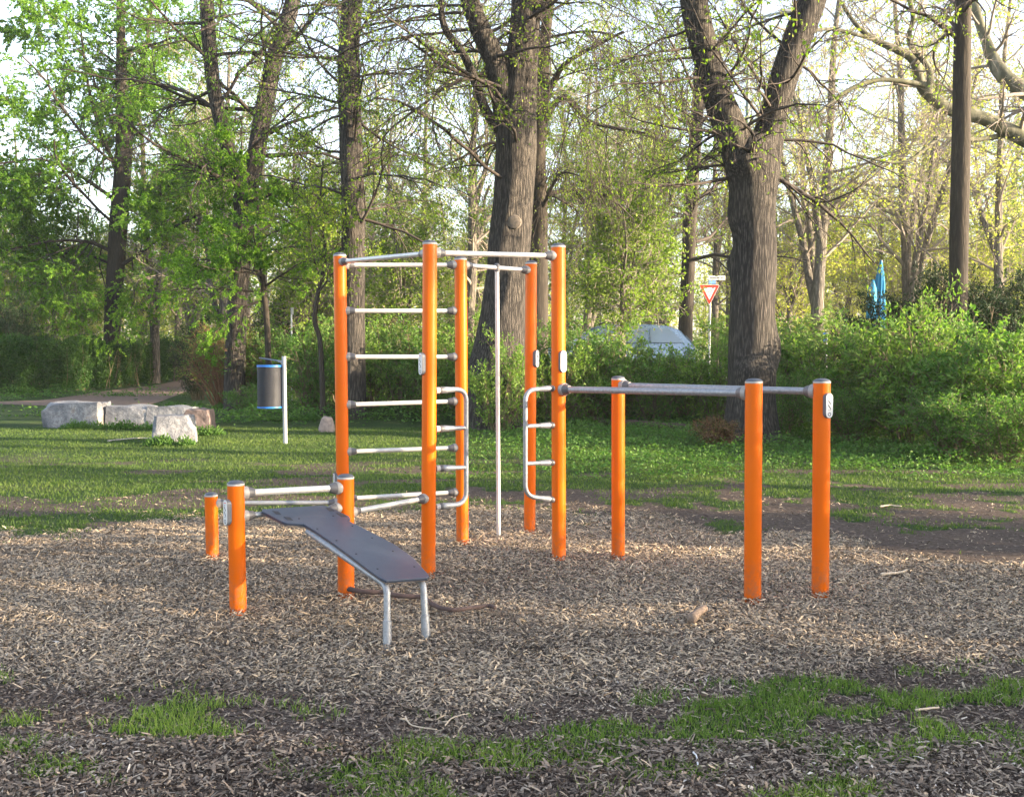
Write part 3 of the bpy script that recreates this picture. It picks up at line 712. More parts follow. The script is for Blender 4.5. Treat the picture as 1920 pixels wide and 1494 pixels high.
# ------------------------------------------------------------------ boulders
def boulder(label, u0, u1, v0, v1, mat, depth=.6, seed=0, taper=.03, rot=0, name='boulder', boxy=.75, sub=5):
    g0 = ground((u0 + u1) / 2, v1); d_ = g0[1] + depth / 2; w = (u1 - u0) * g0[1] / F_; h = pix(0, v0, g0[1] + .1)[2] - 0.0 + .05
    bm = bmesh.new(); bmesh.ops.create_cube(bm, size=1)
    bmesh.ops.subdivide_edges(bm, edges=bm.edges[:], cuts=sub * 2 + 3, use_grid_fill=True)
    r = np.random.default_rng(seed); o1, o2, o3 = r.random(3) * 50
    planes = []
    for k in range(7):
        n = nrm(r.normal(0, 1, 3) * np.array([1, 1, .8])); planes.append((Vector(n), r.uniform(.56, .70)))
    for vtx in bm.verts:
        c = vtx.co; rr = max(abs(c.x), abs(c.y), abs(c.z)) * 2
        s = c.normalized() * .62 * rr; c2 = c * boxy + s * (1 - boxy)
        for n, dd in planes:
            q = n.dot(c2) - dd
            if q > 0: c2 = c2 - n * q
        f = 1 - taper * (c2.z + .5)
        nz = (fbm(np.array([c2.x * 4 + o1 + c2.z]), np.array([c2.y * 4 + o2 + c2.z * 3]), seed, 4)[0] - .5) * .13
        nz2 = (fbm(np.array([c2.x * 3 + o3]), np.array([c2.y * 3 + o1]), seed + 5, 3)[0] - .5) * .18
        c2 = c2 * (1 + nz)
        vtx.co = Vector((c2.x * w * f, c2.y * depth * f, (c2.z + .5) * (h + .08) - .08 + nz2 * h * (c2.z + .5)))
    o = bm_obj(name, bm, mat, None, False)
    for p in o.data.polygons: p.use_smooth = True
    try: o.data.set_sharp_from_angle(angle=math.radians(28))
    except Exception: pass
    o.location = (g0[0] * d_ / g0[1], d_, Hs(g0[0], d_)); o.rotation_euler = (0, 0, rot)
    tag(o, label, 'boulder' if name == 'boulder' else 'stone', 'stone blocks on the lawn' if name == 'boulder' else None); return o
boulder('long pale grey stone block with brown patches, leftmost on the lawn', 88, 198, 760, 802, M['stone'], .7, 3, boxy=1.0)
boulder('grey layered stone block standing second from the left near the path', 208, 300, 765, 800, M['stone'], .6, 8, boxy=1.0)
boulder('low grey stone block just behind the front angular stone', 284, 372, 768, 800, M['stone'], .6, 14, boxy=1.0)
boulder('dark brown stone with white veins, at the right end of the stone row', 345, 400, 774, 812, M['stone_brown'], .45, 21, boxy=.84)
boulder('angular beige and grey stone closest to the camera in the stone group', 286, 370, 786, 833, M['stone'], .6, 31, .15, .25, boxy=.84)
boulder('small rounded pinkish stone lying in grass behind the tall left ladder post', 598, 628, 789, 811, pmat('pink_stone', (.28, .22, .19), .85, 0, .3, 14, bmp=.01), .22, 5, .3, 0, 'small_stone', .35, 2)
# tufts at the boulder feet
def tuft(x, y, rx, ry, n, r, hh=.16, s=(.04, .08)):
    a = r.uniform(0, 6.28, n); q = np.sqrt(r.random(n)); px = x + np.cos(a) * q * rx; py = y + np.sin(a) * q * ry
    z = H(px, py) + r.random(n) * hh * (1.1 - q); D = r.normal(0, .6, (n, 3)); D[:, 2] = np.abs(D[:, 2]) + .5
    return leaves(r, np.stack([px, py, z], -1), D, r.uniform(*s, n), .35, .3)
r = np.random.default_rng(5); parts = []
for (u0, u1, v) in ((85, 200, 806), (205, 300, 806), (285, 375, 838), (360, 405, 817), (480, 600, 790), (300, 420, 765)):
    a0 = ground(u0, v); a1 = ground(u1, v)
    for k in range(9):
        f = r.random(); c = a0 + (a1 - a0) * f; parts.append(tuft(c[0], c[1] + .05, r.uniform(.1, .25), .12, 160, r))
V, Q, rn = merge(parts); tag(make_mesh('boulder_weeds', V, Q, rnd=rn, mat=M['weeds']), 'tufts of weeds growing round the feet of the stone blocks', 'weeds', kind='stuff')

# ------------------------------------------------------------------ litter on the ground
def stick(name, label, pts, w, mat, cat='stick', K=10, jit=.2, lift=.012):
    P = []
    for u, v in pts:
        q = ground(u, v); q[2] = Hs(q[0], q[1]) + .006 + lift; P.append(q)
    P, _ = resample(P, np.zeros(len(P)), max(10, 4 * len(P))); n = len(P); r = np.random.default_rng(abs(hash(name + str(pts[0]))) % 999 if False else int(pts[0][0]))
    P[1:-1] += r.normal(0, w * jit, (n - 2, 3)) * np.array([1, 1, .5])
    R_ = np.interp(np.linspace(0, 1, n), np.linspace(0, 1, len(w) if hasattr(w, '__len__') else 2), w if hasattr(w, '__len__') else [w, w * .7])
    R_ = R_ * (1 + r.normal(0, .07, n)); P = np.concatenate([P[:1], P, P[-1:]]); R_ = np.concatenate([[1e-4], R_, [1e-4]])
    V, Q = tubes(P[None], R_[None], K)
    return tag(make_mesh(name, V, Q, mat=mat, smooth=True), label, cat)
w = .011
stick('fallen_branch', 'long curved dark branch lying on the chips from behind the bench legs', [(640, 1110), (655, 1119), (690, 1124), (720, 1124), (745, 1130), (775, 1131), (795, 1133), (815, 1148), (845, 1156), (880, 1152), (915, 1146), (928, 1150)], .016, M['wood_dark'], 'branch', jit=.12, lift=.035)
stick('wood_chunk', 'short thick pale piece of log lying on the chips in front of the parallel bars', [(1297, 1175), (1303, 1168), (1312, 1160), (1321, 1154)], .027, M['log_brown'], 'log piece', 12, .04, .03)
stick('pale_stick', 'pale split stick lying on the chips right of the rightmost post', [(1652, 1079), (1668, 1078), (1686, 1076), (1700, 1072)], .010, M['wood_pale'], jit=.25)
stick('pale_stick', 'short straight pale stick lying in the front grass at the right', [(1716, 1338), (1735, 1336), (1760, 1332)], .0055, M['wood_pale'], jit=.2)
stick('bark_strip', 'small white curved strip standing out in the front litter', [(1300, 1420), (1306, 1430), (1308, 1446)], .0045, M['white'], 'strip', jit=.15)
stick('twig', 'thin bare twig lying in the front grass near the centre', [(835, 1370), (846, 1356), (862, 1350), (880, 1346)], .003, M['wood_pale'], 'twig', 6, jit=.3)
stick('twig', 'thin forked pale twig beside the front grass tuft at the centre', [(760, 1352), (768, 1366), (790, 1374), (820, 1378)], .0032, M['wood_pale'], 'twig', 6, jit=.3)
stick('twig', 'thin grey twig lying on the lawn behind the front stone', [(202, 829), (235, 826), (262, 824), (290, 825)], .012, M['wood_grey'], 'twig', 6)
stick('pale_stick', 'thin pale stick lying on dark soil between the two right posts and the shrubs', [(1650, 953), (1668, 950), (1690, 952)], .008, M['wood_pale'], jit=.3)
stick('fallen_log', 'dark fallen log lying under the shrubs behind the parallel bars', [(1100, 793), (1150, 797), (1210, 800), (1280, 804), (1330, 806)], .075, M['wood_dark'], 'log', 12, .15, .04)
stick('fallen_log', 'bright white birch log lying under the shrubs at the far right', [(1795, 818), (1815, 822), (1850, 825)], .035, M['white'], 'log', 10, .15, .03)

# ------------------------------------------------------------------ trees
def hero(name, label, cat, limbs, base_z=None, seed=0, bark='bark', l1=(6, (.25, 1), 1.0, 3.4, .38), l2=(9, .75, .45), l3=(10, .7, .42), lf=3, leaf='leaf_lime', lsize=(.05, .08), grav=.06, flare=0, rough=.06, knots=0, extra=None, twigmat='twig', leafdroop=.4, K=28, l1w=.13, minleafz=None, clump=1.0, tgrav=None, zmin=2.6, r1max=.055):
    r = np.random.default_rng(seed)
    root = None; parts = []; Ps, Rs = [], []
    for li, lb in enumerate(limbs):
        pts, d0, d1 = lb[0], lb[1], lb[2]
        n = len(pts); P = []; R_ = []
        for k, (u, v, wpx) in enumerate(pts):
            dd = d0 + (d1 - d0) * k / (n - 1); P.append(pix(u, v, dd)); R_.append(wpx / 2 * dd / F_ * (.82 if name == 'plane_tree' else 1))
        P = np.array(P); R_ = np.array(R_)
        if li == 0:
            gz_ = Hs(P[0][0], P[0][1])
            if P[0][2] > gz_ + .15:
                P = np.concatenate([[[P[0][0], P[0][1], gz_ - .1]], P]); R_ = np.concatenate([[R_[0] * 1.08], R_])
            else: P[0][2] = gz_ - .1
            origin = np.array([P[0][0], P[0][1], gz_])
            root = thing(name, label, cat, tuple(origin))
        if li == 0 and len(limbs) > 1 and R_[-1] > .15:
            dv = nrm(P[-1] - P[-2]); P = np.concatenate([P, [P[-1] + dv * R_[-1] * .5, P[-1] + dv * R_[-1] * .8]]); R_ = np.concatenate([R_, [R_[-1] * .72, .02]])
        V, Q = trunk_tube(r, P - origin, R_, K if li == 0 else 20, rough=rough, flare=flare if li == 0 else 0, knots=knots if li == 0 else 0)
        parts.append((V, Q))
        a, b_ = resample(P - origin, R_, 14); Ps.append(a); Rs.append(b_)
    V, Q, _ = merge(parts); make_mesh('trunk', V, Q, mat=M[bark], smooth=True, parent=root)
    Ps = np.array(Ps); Rs = np.array(Rs)
    n1, tr, ang, L, rf = l1
    P1, R1 = grow(r, Ps, Rs, n1, tr, ang, L, rf, 9, l1w, grav * .5, relen=False)
    R1 = np.minimum(R1, r1max); kz = P1[:, 0, 2] > zmin; P1, R1 = P1[kz], R1[kz]
    P2, R2 = grow(r, P1, R1, l2[0], (.15, 1), l2[1], l2[2], .55, 7, .17, grav if tgrav is None else tgrav, rmin=.006)
    P3, R3 = grow(r, P2, R2, l3[0], (.1, 1), l3[1], l3[2], .55, 4, .2, grav * 1.3 if tgrav is None else tgrav * 1.3, rmin=.0045)
    parts = [tubes(P1, R1, 7), tubes(P2, R2, 4), tubes(P3, R3, 3)]
    V, Q, _ = merge(parts); make_mesh('branches', V, Q, mat=M[twigmat], smooth=True, parent=root)
    if lf:
        n = len(P3); t = r.uniform(.15, 1, (n, lf)); x = t * 3.999; i = x.astype(int); f = (x - i)[..., None]; rows = np.arange(n)[:, None]
        pos = (P3[rows, i] * (1 - f) + P3[rows, i + 1] * f).reshape(-1, 3); tan = nrm(P3[rows, i + 1] - P3[rows, i]).reshape(-1, 3)
        D = tan * .6 + r.normal(0, .6, pos.shape); D[:, 2] -= leafdroop
        keep = r.random(len(pos)) < clump
        pos, D = pos[keep], D[keep]
        V, Q, rn = leaves(r, pos, D, r.uniform(*lsize, len(pos)), .62, .5)
        make_mesh('crown', V, Q, rnd=rn, mat=M[leaf], parent=root)
    return root

# A: leafy tree at the left
hero('leafy_tree', 'straight dark trunk with dense bright green layered foliage at the left edge', 'tree',
     [([(210, 700, 31), (211, 610, 30), (217, 500, 32), (224, 400, 33), (232, 280, 31), (228, 150, 20), (226, 20, 14), (222, -160, 8)], 42, 42),
      ([(232, 300, 18), (255, 200, 13), (275, 90, 9), (290, -60, 5)], 42, 43),
      ([(224, 330, 9), (190, 250, 7), (165, 160, 5), (150, 40, 3)], 42, 40.5),
      ([(222, 480, 8), (170, 455, 6.5), (100, 452, 5), (10, 470, 3)], 42, 40),
      ([(224, 500, 8), (270, 470, 6), (320, 430, 5), (380, 400, 3)], 42, 40),
      ([(222, 380, 8), (150, 330, 6), (80, 300, 5), (-20, 310, 3)], 42, 40)],
     seed=11, bark='bark_smooth', l1=(17, (.18, 1), 1.2, 4.6, .4), l2=(12, .75, .42), l3=(9, .75, .45), lf=32, leaf='leaf_green', zmin=4.8, lsize=(.06, .10), grav=.03, leafdroop=.25)
# B: forked tree
hero('forked_tree', 'grey forked trunk leaning apart in a V behind the litter bin', 'tree',
     [([(440, 700, 40), (446, 560, 36), (455, 450, 36), (463, 365, 40)], 26, 26),
      ([(463, 375, 36), (445, 320, 29), (425, 270, 26), (403, 180, 26), (393, 90, 26), (388, 0, 26), (384, -150, 20)], 26, 25),
      ([(463, 375, 36), (475, 320, 32), (492, 220, 33), (515, 110, 31), (545, 20, 28), (575, -120, 20)], 26, 26)],
     seed=12, bark='bark', l1=(14, (.15, 1), 1.25, 3.8, .28), l2=(10, .7, .42), l3=(10, .7, .4), lf=2, leaf='leaf_green', zmin=4.5, lsize=(.05, .085), grav=.03, rough=.05, knots=3)
# C
hero('park_tree', 'single upright rough trunk rising behind the tall left ladder post', 'tree',
     [([(662, 760, 50), (661, 600, 46), (662, 480, 46), (663, 400, 45), (660, 300, 43), (655, 180, 43), (655, 90, 40), (660, 0, 38), (664, -170, 30)], 22, 22)],
     seed=13, bark='bark', l1=(30, (.38, 1), 1.2, 3.6, .14), l2=(9, .65, .45), l3=(10, .6, .4), lf=2, leaf='leaf_lime', lsize=(.045, .08), grav=.07, rough=.07, knots=4)
# D: big central trunk
hero('large_tree', 'massive furrowed trunk in the centre with a pruned knot and a left limb', 'tree',
     [([(925, 760, 120), (938, 640, 92), (946, 560, 84), (955, 470, 78), (962, 380, 74), (967, 280, 74), (970, 190, 72), (980, 100, 60), (986, 0, 54), (990, -180, 44)], 20, 20),
      ([(960, 250, 60), (944, 170, 50), (925, 110, 42), (903, 60, 37), (882, 0, 33), (850, -120, 26)], 20, 19.5),
      ([(936, 245, 20), (910, 205, 18), (890, 150, 16), (868, 100, 15), (835, 55, 13), (825, 0, 11), (815, -100, 7)], 20, 19),
      ([(985, 60, 22), (1020, 10, 18), (1060, -50, 14)], 20, 19.5)],
     seed=14, bark='bark', l1=(13, (.30, 1), 1.25, 3.6, .18), l2=(10, .7, .45), l3=(10, .6, .42), lf=2, leaf='leaf_lime', zmin=4.5, r1max=.032, lsize=(.045, .075), grav=.085, rough=.06, knots=2, K=36)
# E: behind D
hero('park_tree', 'dark upright trunk with drooping leafy branches directly behind the big central trunk', 'tree',
     [([(1008, 700, 36), (1010, 500, 34), (1010, 400, 33), (1008, 300, 31), (1014, 200, 28), (1020, 100, 22), (1030, 0, 17), (1040, -100, 12)], 25, 25),
      ([(1012, 240, 16), (1040, 195, 12), (1065, 185, 10), (1100, 225, 8), (1150, 240, 6), (1210, 250, 4)], 25, 24),
      ([(1014, 200, 16), (1040, 150, 12), (1060, 120, 9), (1110, 90, 7), (1170, 60, 5)], 25, 24)],
     seed=15, bark='bark_smooth', l1=(12, (.2, 1), 1.15, 3.0, .3), l2=(10, .7, .5), l3=(11, .55, .45), lf=2, leaf='leaf_lime', lsize=(.04, .07), grav=.16, rough=.06, tgrav=.28)
# F: right big forked trunk
hero('large_tree', 'thick knobbly trunk forking into a V behind the parallel bars', 'tree',
     [([(1408, 815, 92), (1408, 740, 82), (1408, 660, 78), (1412, 560, 78), (1416, 470, 78), (1412, 400, 84), (1412, 330, 96), (1408, 285, 96)], 17, 17),
      ([(1408, 400, 60), (1396, 330, 66), (1372, 250, 60), (1345, 180, 54), (1325, 110, 50), (1308, 40, 48), (1296, -40, 46), (1285, -180, 36)], 17, 16.5),
      ([(1420, 400, 60), (1428, 330, 64), (1441, 260, 58), (1455, 200, 54), (1475, 130, 53), (1500, 60, 52), (1525, -10, 50), (1560, -150, 38)], 17, 17)],
     seed=16, bark='bark', l1=(14, (.1, 1), 1.25, 2.4, .12), l2=(9, .7, .45), l3=(8, .6, .42), lf=2, leaf='leaf_lime', lsize=(.05, .085), grav=.06, flare=.35, rough=.08, knots=9, K=36, clump=.7, zmin=4.2)
# G
hero('park_tree', 'slim leaning trunk lit on its right side, just left of the yield sign', 'tree',
     [([(1284, 700, 28), (1286, 600, 26), (1290, 500, 25), (1294, 400, 25), (1301, 300, 24), (1308, 200, 22), (1314, 60, 18), (1318, -80, 13)], 30, 30)],
     seed=17, bark='bark_smooth', l1=(26, (.35, 1), 1.1, 3.8, .3), l2=(10, .7, .45), l3=(10, .6, .42), lf=2, leaf='leaf_lime', lsize=(.05, .08), grav=.05)
# H
hero('park_tree', 'smooth dark straight trunk rising out of the yew at the right', 'tree',
     [([(1796, 640, 34), (1797, 530, 33), (1799, 400, 34), (1802, 250, 33), (1804, 120, 31), (1806, 0, 28), (1808, -250, 20)], 19, 19)],
     seed=18, bark='bark_smooth', l1=(12, (.75, 1), 1.1, 2.8, .3), l2=(8, .7, .45), l3=(8, .6, .42), lf=2, leaf='leaf_lime', lsize=(.05, .08), rough=.03)
# I: plane tree, limbs reaching in from the right
hero('plane_tree', 'pale mottled plane tree with thick limbs arching in from the upper right', 'tree',
     [([(2300, 740, 90), (2290, 560, 80), (2240, 430, 66)], 28, 27),
      ([(2245, 440, 60), (2080, 340, 46), (1930, 265, 36), (1850, 225, 30), (1780, 205, 27), (1730, 165, 25), (1710, 110, 20), (1640, 75, 13), (1600, 40, 9), (1570, -10, 7)], 27, 26),
      ([(1740, 175, 18), (1742, 130, 14), (1705, 80, 12), (1712, 30, 11), (1695, -30, 9)], 26, 25.5),
      ([(2200, 400, 50), (2050, 260, 40), (1950, 190, 36), (1880, 140, 34), (1850, 80, 24), (1830, 20, 18), (1815, -60, 14)], 27, 29),
      ([(1900, 250, 14), (1830, 262, 11), (1770, 255, 10), (1740, 275, 9), (1690, 305, 7), (1600, 290, 5)], 27, 25),
      ([(1735, 160, 14), (1660, 150, 10), (1610, 160, 9), (1560, 190, 7), (1500, 250, 4)], 26, 25),
      ([(1640, 75, 9), (1560, 55, 8), (1500, 62, 6), (1450, 50, 4)], 25.5, 24)],
     seed=19, bark='bark_plane', l1=(11, (.2, 1), 1.05, 2.6, .3), l2=(9, .7, .45), l3=(8, .65, .42), lf=1, leaf='leaf_far', lsize=(.04, .07), grav=.0, rough=.05, clump=.5, twigmat='twig_far')

# ------------------------------------------------------------------ background trees (copies of a few kinds)
def copy_tree(o, loc, rz, sc, label, group):
    c = o.copy(); C.objects.link(c); c.location = loc; c.rotation_euler = (0, 0, rz); c.scale = (sc, sc, sc); c['label'] = label; c['group'] = group
    for ch in o.children:
        k = ch.copy(); C.objects.link(k); k.parent = c
    return c
def bg_proto(seed, h, r0, lean, fork, leaf, n1, L, nl, lsize, bark='bark_far', twig='twig_far', lowest=.22, grav=.0):
    r = np.random.default_rng(seed); root = thing('background_tree', 'x', 'tree')
    n = 8; z = np.linspace(-.2, h, n); P = np.stack([np.cumsum(r.normal(0, lean, n)) * z / h, np.cumsum(r.normal(0, lean, n)) * z / h, z], -1); P[:2, :2] = 0
    R_ = r0 * (1 - .85 * np.linspace(0, 1, n)) + .01
    lim = [(P, R_)]
    for k in range(fork):
        t = r.uniform(.2, .45); i = int(t * (n - 1)); b = P[i]; a = r.uniform(0, 6.28); ln = h * r.uniform(.4, .6)
        q = np.linspace(0, 1, n)[:, None]; dv = np.array([math.cos(a) * .35, math.sin(a) * .35, 1.]); dv /= np.linalg.norm(dv)
        PP = b + dv * q * ln + np.cumsum(r.normal(0, .12, (n, 3)), 0) * q; lim.append((PP, R_[i] * .7 * (1 - .8 * q[:, 0]) + .008))
    parts = []; Ps = []; Rs = []
    for p, q in lim:
        parts.append(trunk_tube(r, p, q, 12, .4, .06)); a, b = resample(p, q, 12); Ps.append(a); Rs.append(b)
    V, Q, _ = merge(parts); make_mesh('trunk', V, Q, mat=M[bark], smooth=True, parent=root)
    P1, R1 = grow(r, np.array(Ps), np.array(Rs), n1, (lowest, 1), .95, L, .4, 7, .14, grav, relen=False)
    P2, R2 = grow(r, P1, R1, 9, (.15, 1), .75, .45, .5, 5, .18, grav, rmin=.010)
    P3, R3 = grow(r, P2, R2, 6, (.1, 1), .7, .45, .5, 3, .2, grav, rmin=.0075)
    V, Q, _ = merge([tubes(P1, R1, 5), tubes(P2, R2, 3), tubes(P3, R3, 3)]); make_mesh('branches', V, Q, mat=M[twig], parent=root)
    if nl:
        m = len(P3); t = r.uniform(.1, 1, (m, nl)); x = t * 2.999; i = x.astype(int); f = (x - i)[..., None]; rows = np.arange(m)[:, None]
        pos = (P3[rows, i] * (1 - f) + P3[rows, i + 1] * f).reshape(-1, 3); D = r.normal(0, 1, pos.shape)
        pos += r.normal(0, .08, pos.shape)
        V, Q, rn = leaves(r, pos, D, r.uniform(*lsize, len(pos)), .7, .4); make_mesh('crown', V, Q, rnd=rn, mat=M[leaf], parent=root)
    return root
PR = {
 'slender': bg_proto(101, 14, .17, .10, 1, 'leaf_far', 24, 2.6, 2, (.07, .12)),
 'leafy':   bg_proto(102, 12, .20, .12, 2, 'leaf_far2', 20, 3.0, 3, (.07, .12)),
 'bare':    bg_proto(103, 15, .22, .14, 3, 'leaf_far', 18, 3.2, 2, (.06, .10)),
 'low':     bg_proto(104, 6.5, .09, .16, 3, 'leaf_far2', 14, 2.2, 4, (.08, .13), lowest=.08),
 'yellow':  bg_proto(105, 9, .14, .15, 3, 'leaf_far', 18, 2.8, 4, (.07, .12), lowest=.10),
}
desc = {'slender': 'slender pale-trunked tree', 'leafy': 'green leafy tree', 'bare': 'nearly bare grey tree', 'low': 'low young green tree', 'yellow': 'bright yellow-green tree'}
gaps = [
 ('far behind the hedge, left of the dark leafy trunk', [('yellow', 60, 48), ('bare', 20, 60), ('yellow', 150, 60), ('low', 105, 45)]),
 ('beyond the path, right of the dark leafy trunk', [('bare', 292, 46), ('slender', 335, 52), ('yellow', 262, 62), ('bare', 365, 58)]),
 ('behind the grey forked trunk', [('leafy', 420, 40), ('slender', 500, 48), ('leafy', 470, 60)]),
 ('between the forked trunk and the tall ladder post', [('low', 585, 31), ('leafy', 560, 45), ('yellow', 610, 56)]),
 ('seen through the ladder rungs', [('low', 760, 33), ('leafy', 720, 42), ('slender', 800, 50), ('yellow', 850, 60), ('bare', 690, 56)]),
 ('left of the massive central trunk', [('slender', 890, 46), ('leafy', 878, 36)]),
 ('between the central trunk and the leaning slim trunk', [('low', 1168, 27), ('leafy', 1100, 38), ('slender', 1055, 44), ('slender', 1120, 50), ('bare', 1220, 42), ('slender', 1180, 58), ('leafy', 1245, 60)]),
 ('behind the yield sign', [('slender', 1340, 42), ('leafy', 1365, 52)]),
 ('just right of the knobbly forked trunk', [('bare', 1530, 38), ('yellow', 1480, 46), ('slender', 1500, 54), ('yellow', 1580, 58)]),
 ('behind the folded blue parasol', [('bare', 1700, 42), ('yellow', 1640, 50), ('slender', 1670, 60), ('slender', 1745, 52)]),
 ('at the far right behind the yew', [('slender', 1870, 40), ('yellow', 1840, 48), ('bare', 1900, 56), ('yellow', 1780, 62), ('leafy', 1990, 42)]),
 ('further off, outside the left edge', [('yellow', -150, 45), ('leafy', -260, 52)]),
]
used = set(); rr = np.random.default_rng(77)
ordn = ['nearest', 'second nearest', 'third nearest', 'fourth nearest', 'fifth nearest', 'sixth nearest', 'farthest']
for where, lst in gaps:
    for rank, (k, u, d) in enumerate(sorted(lst, key=lambda q: q[2])):
        x = xat(u, d); lab = '%s %s%s' % (desc[k], where, (', ' + ordn[rank]) if len(lst) > 1 else '')
        locn = (x, d, Hs(x, d)); sc = rr.uniform(.85, 1.15); rz = rr.uniform(0, 6.28)
        if k not in used:
            o = PR[k]; o.location = locn; o.rotation_euler = (0, 0, rz); o.scale = (sc,) * 3; o['label'] = lab; o['group'] = 'background trees'; used.add(k)
        else: copy_tree(PR[k], locn, rz, sc, lab, 'background trees')
# far woodland as one mass
r = np.random.default_rng(500); parts_t, parts_l = [], []
def mesh_np(o):
    me = o.data; V = np.empty(len(me.vertices) * 3, np.float32); me.vertices.foreach_get('co', V); Q = np.empty(len(me.loops), np.int32); me.loops.foreach_get('vertex_index', Q)
    return V.reshape(-1, 3), Q.reshape(-1, 4)
def sub(o, frac, r, keepn=4):
    V, Q = mesh_np(o); n = len(Q); k = r.random(n) < frac; Vn = V[Q[k]].reshape(-1, 3); return Vn, np.arange(len(Vn)).reshape(-1, 4)
far_t = {k: [c for c in PR[k].children if c.name.startswith('trunk')][0] for k in ('slender', 'leafy', 'bare', 'yellow')}
far_b = {k: [c for c in PR[k].children if c.name.startswith('branches')][0] for k in ('slender', 'leafy', 'bare', 'yellow')}
for i in range(58):
    k = ['slender', 'leafy', 'bare', 'yellow'][i % 4]; d = r.uniform(66, 120); u = (i + r.random()) / 58 * 2700 - 540; x = xat(u, d); s = r.uniform(.75, 1.05) * (.92 if d < 90 else 1.1); a = r.uniform(0, 6.28)
    Rm = np.array([[math.cos(a), -math.sin(a), 0], [math.sin(a), math.cos(a), 0], [0, 0, 1]]) * s; off = np.array([x, d, .3])
    V, Q = mesh_np(far_t[k]); parts_t.append((V @ Rm.T + off, Q)); V, Q = mesh_np(far_b[k])
    q = Q[: int(len(Q) * 1)]; kk = r.random(len(q)) < .5; V2 = V[q[kk]].reshape(-1, 3); parts_t.append((V2 @ Rm.T + off, np.arange(len(V2)).reshape(-1, 4)))
    n = 3000; hgt = 13 * s; zc = r.beta(1.5, 2.4, n) * hgt * 1.05 + .3; rad = 3.0 * s * np.sqrt(np.clip(1 - ((zc / hgt - .55) / .6) ** 2, .05, 1)); th = r.uniform(0, 6.28, n); q_ = np.sqrt(r.random(n))
    pos = off + np.stack([np.cos(th) * q_ * rad, np.sin(th) * q_ * rad, zc], -1)
    V, Q, rn = leaves(r, pos, r.normal(0, 1, (n, 3)), r.uniform(.13, .25, n), .7, .3); parts_l.append((V, Q, rn))
V, Q, _ = merge(parts_t); wd = tag(make_mesh('woodland', V, Q, mat=M['bark_far']), 'distant hazy park woodland with pale trunks beyond all the trees', 'woodland', kind='stuff')
V, Q, rn = merge(parts_l); tag(make_mesh('woodland_foliage', V, Q, rnd=rn, mat=M['leaf_far']), 'distant yellow-green spring foliage of the woodland', 'woodland', kind='stuff')

# ------------------------------------------------------------------ shrubs
def shrub_proto(seed, w, h, n, leaf, lsize, stem='stem', nst=26, name='shrub', sprig=True, bottom=.04, lw=.42, fill=1.0):
    r = np.random.default_rng(seed); root = thing(name, 'x', 'shrub')
    P0 = []; 
    for k in range(nst):
        a = r.uniform(0, 6.28); q = r.random() ** .6; tip = np.array([math.cos(a) * q * w / 2, math.sin(a) * q * w / 2 * .85, h * (1.0 - .45 * q * q) * r.uniform(.62, 1.08)])
        b = np.array([math.cos(a) * q * w * .12, math.sin(a) * q * w * .12, -.05]); m = (b + tip) / 2 + np.array([0, 0, h * .12]) + r.normal(0, .06, 3)
        p, _ = resample([b, m, tip], [1, 1, 1], 8); P0.append(p)
    P0 = np.array(P0); R0 = np.tile(np.linspace(.016, .006, 8), (nst, 1)) * h / 2
    P1, R1 = grow(r, P0, R0, 10, (.08 if bottom < .5 else .3, 1), .75, .38, .6, 5, .16, -.02, rmin=.004)
    P2, R2 = grow(r, P1, R1, 5, (.1, 1), .7, .5, .6, 3, .2, 0, rmin=.003)
    V, Q, _ = merge([tubes(P0, R0, 5), tubes(P1, R1, 3), tubes(P2, R2, 3)]); make_mesh('stems', V, Q, mat=M[stem], parent=root)
    nl = max(1, int(n / len(P2))); m = len(P2); t = r.uniform(0, 1, (m, nl)); x = t * 2.999; i = x.astype(int); f = (x - i)[..., None]; rows = np.arange(m)[:, None]
    pos = (P2[rows, i] * (1 - f) + P2[rows, i + 1] * f).reshape(-1, 3); D = nrm(P2[rows, i + 1] - P2[rows, i]).reshape(-1, 3) * .5 + r.normal(0, .7, pos.shape) + np.array([0, 0, .25])
    pos += r.normal(0, .025, pos.shape)
    k = pos[:, 2] > bottom * h * r.random(len(pos)); pos, D = pos[k], D[k]
    V, Q, rn = leaves(r, pos, D, r.uniform(*lsize, len(pos)), lw, .45); make_mesh('foliage', V, Q, rnd=rn, mat=M[leaf], parent=root)
    return root
SH = {
 'a': shrub_proto(201, 2.6, 2.1, 7500, 'leaf_shrub', (.06, .12)),
 'b': shrub_proto(202, 2.4, 1.9, 7500, 'leaf_shrub2', (.06, .115)),
 'c': shrub_proto(203, 2.2, 1.7, 9000, 'leaf_shrub', (.045, .085)),
 'red': shrub_proto(204, 2.6, 2.5, 7000, 'leaf_shrub2', (.04, .075), 'stem_red', 70, bottom=.75),
 'yew': shrub_proto(205, 3.0, 2.6, 30000, 'leaf_yew', (.05, .09), 'stem', 40, 'yew_bush', lw=.3),
 'brown': shrub_proto(206, 1.0, .50, 4500, 'leaf_brown', (.025, .05), 'stem_red', 40, 'dry_shrub'),
}
usedS = set()
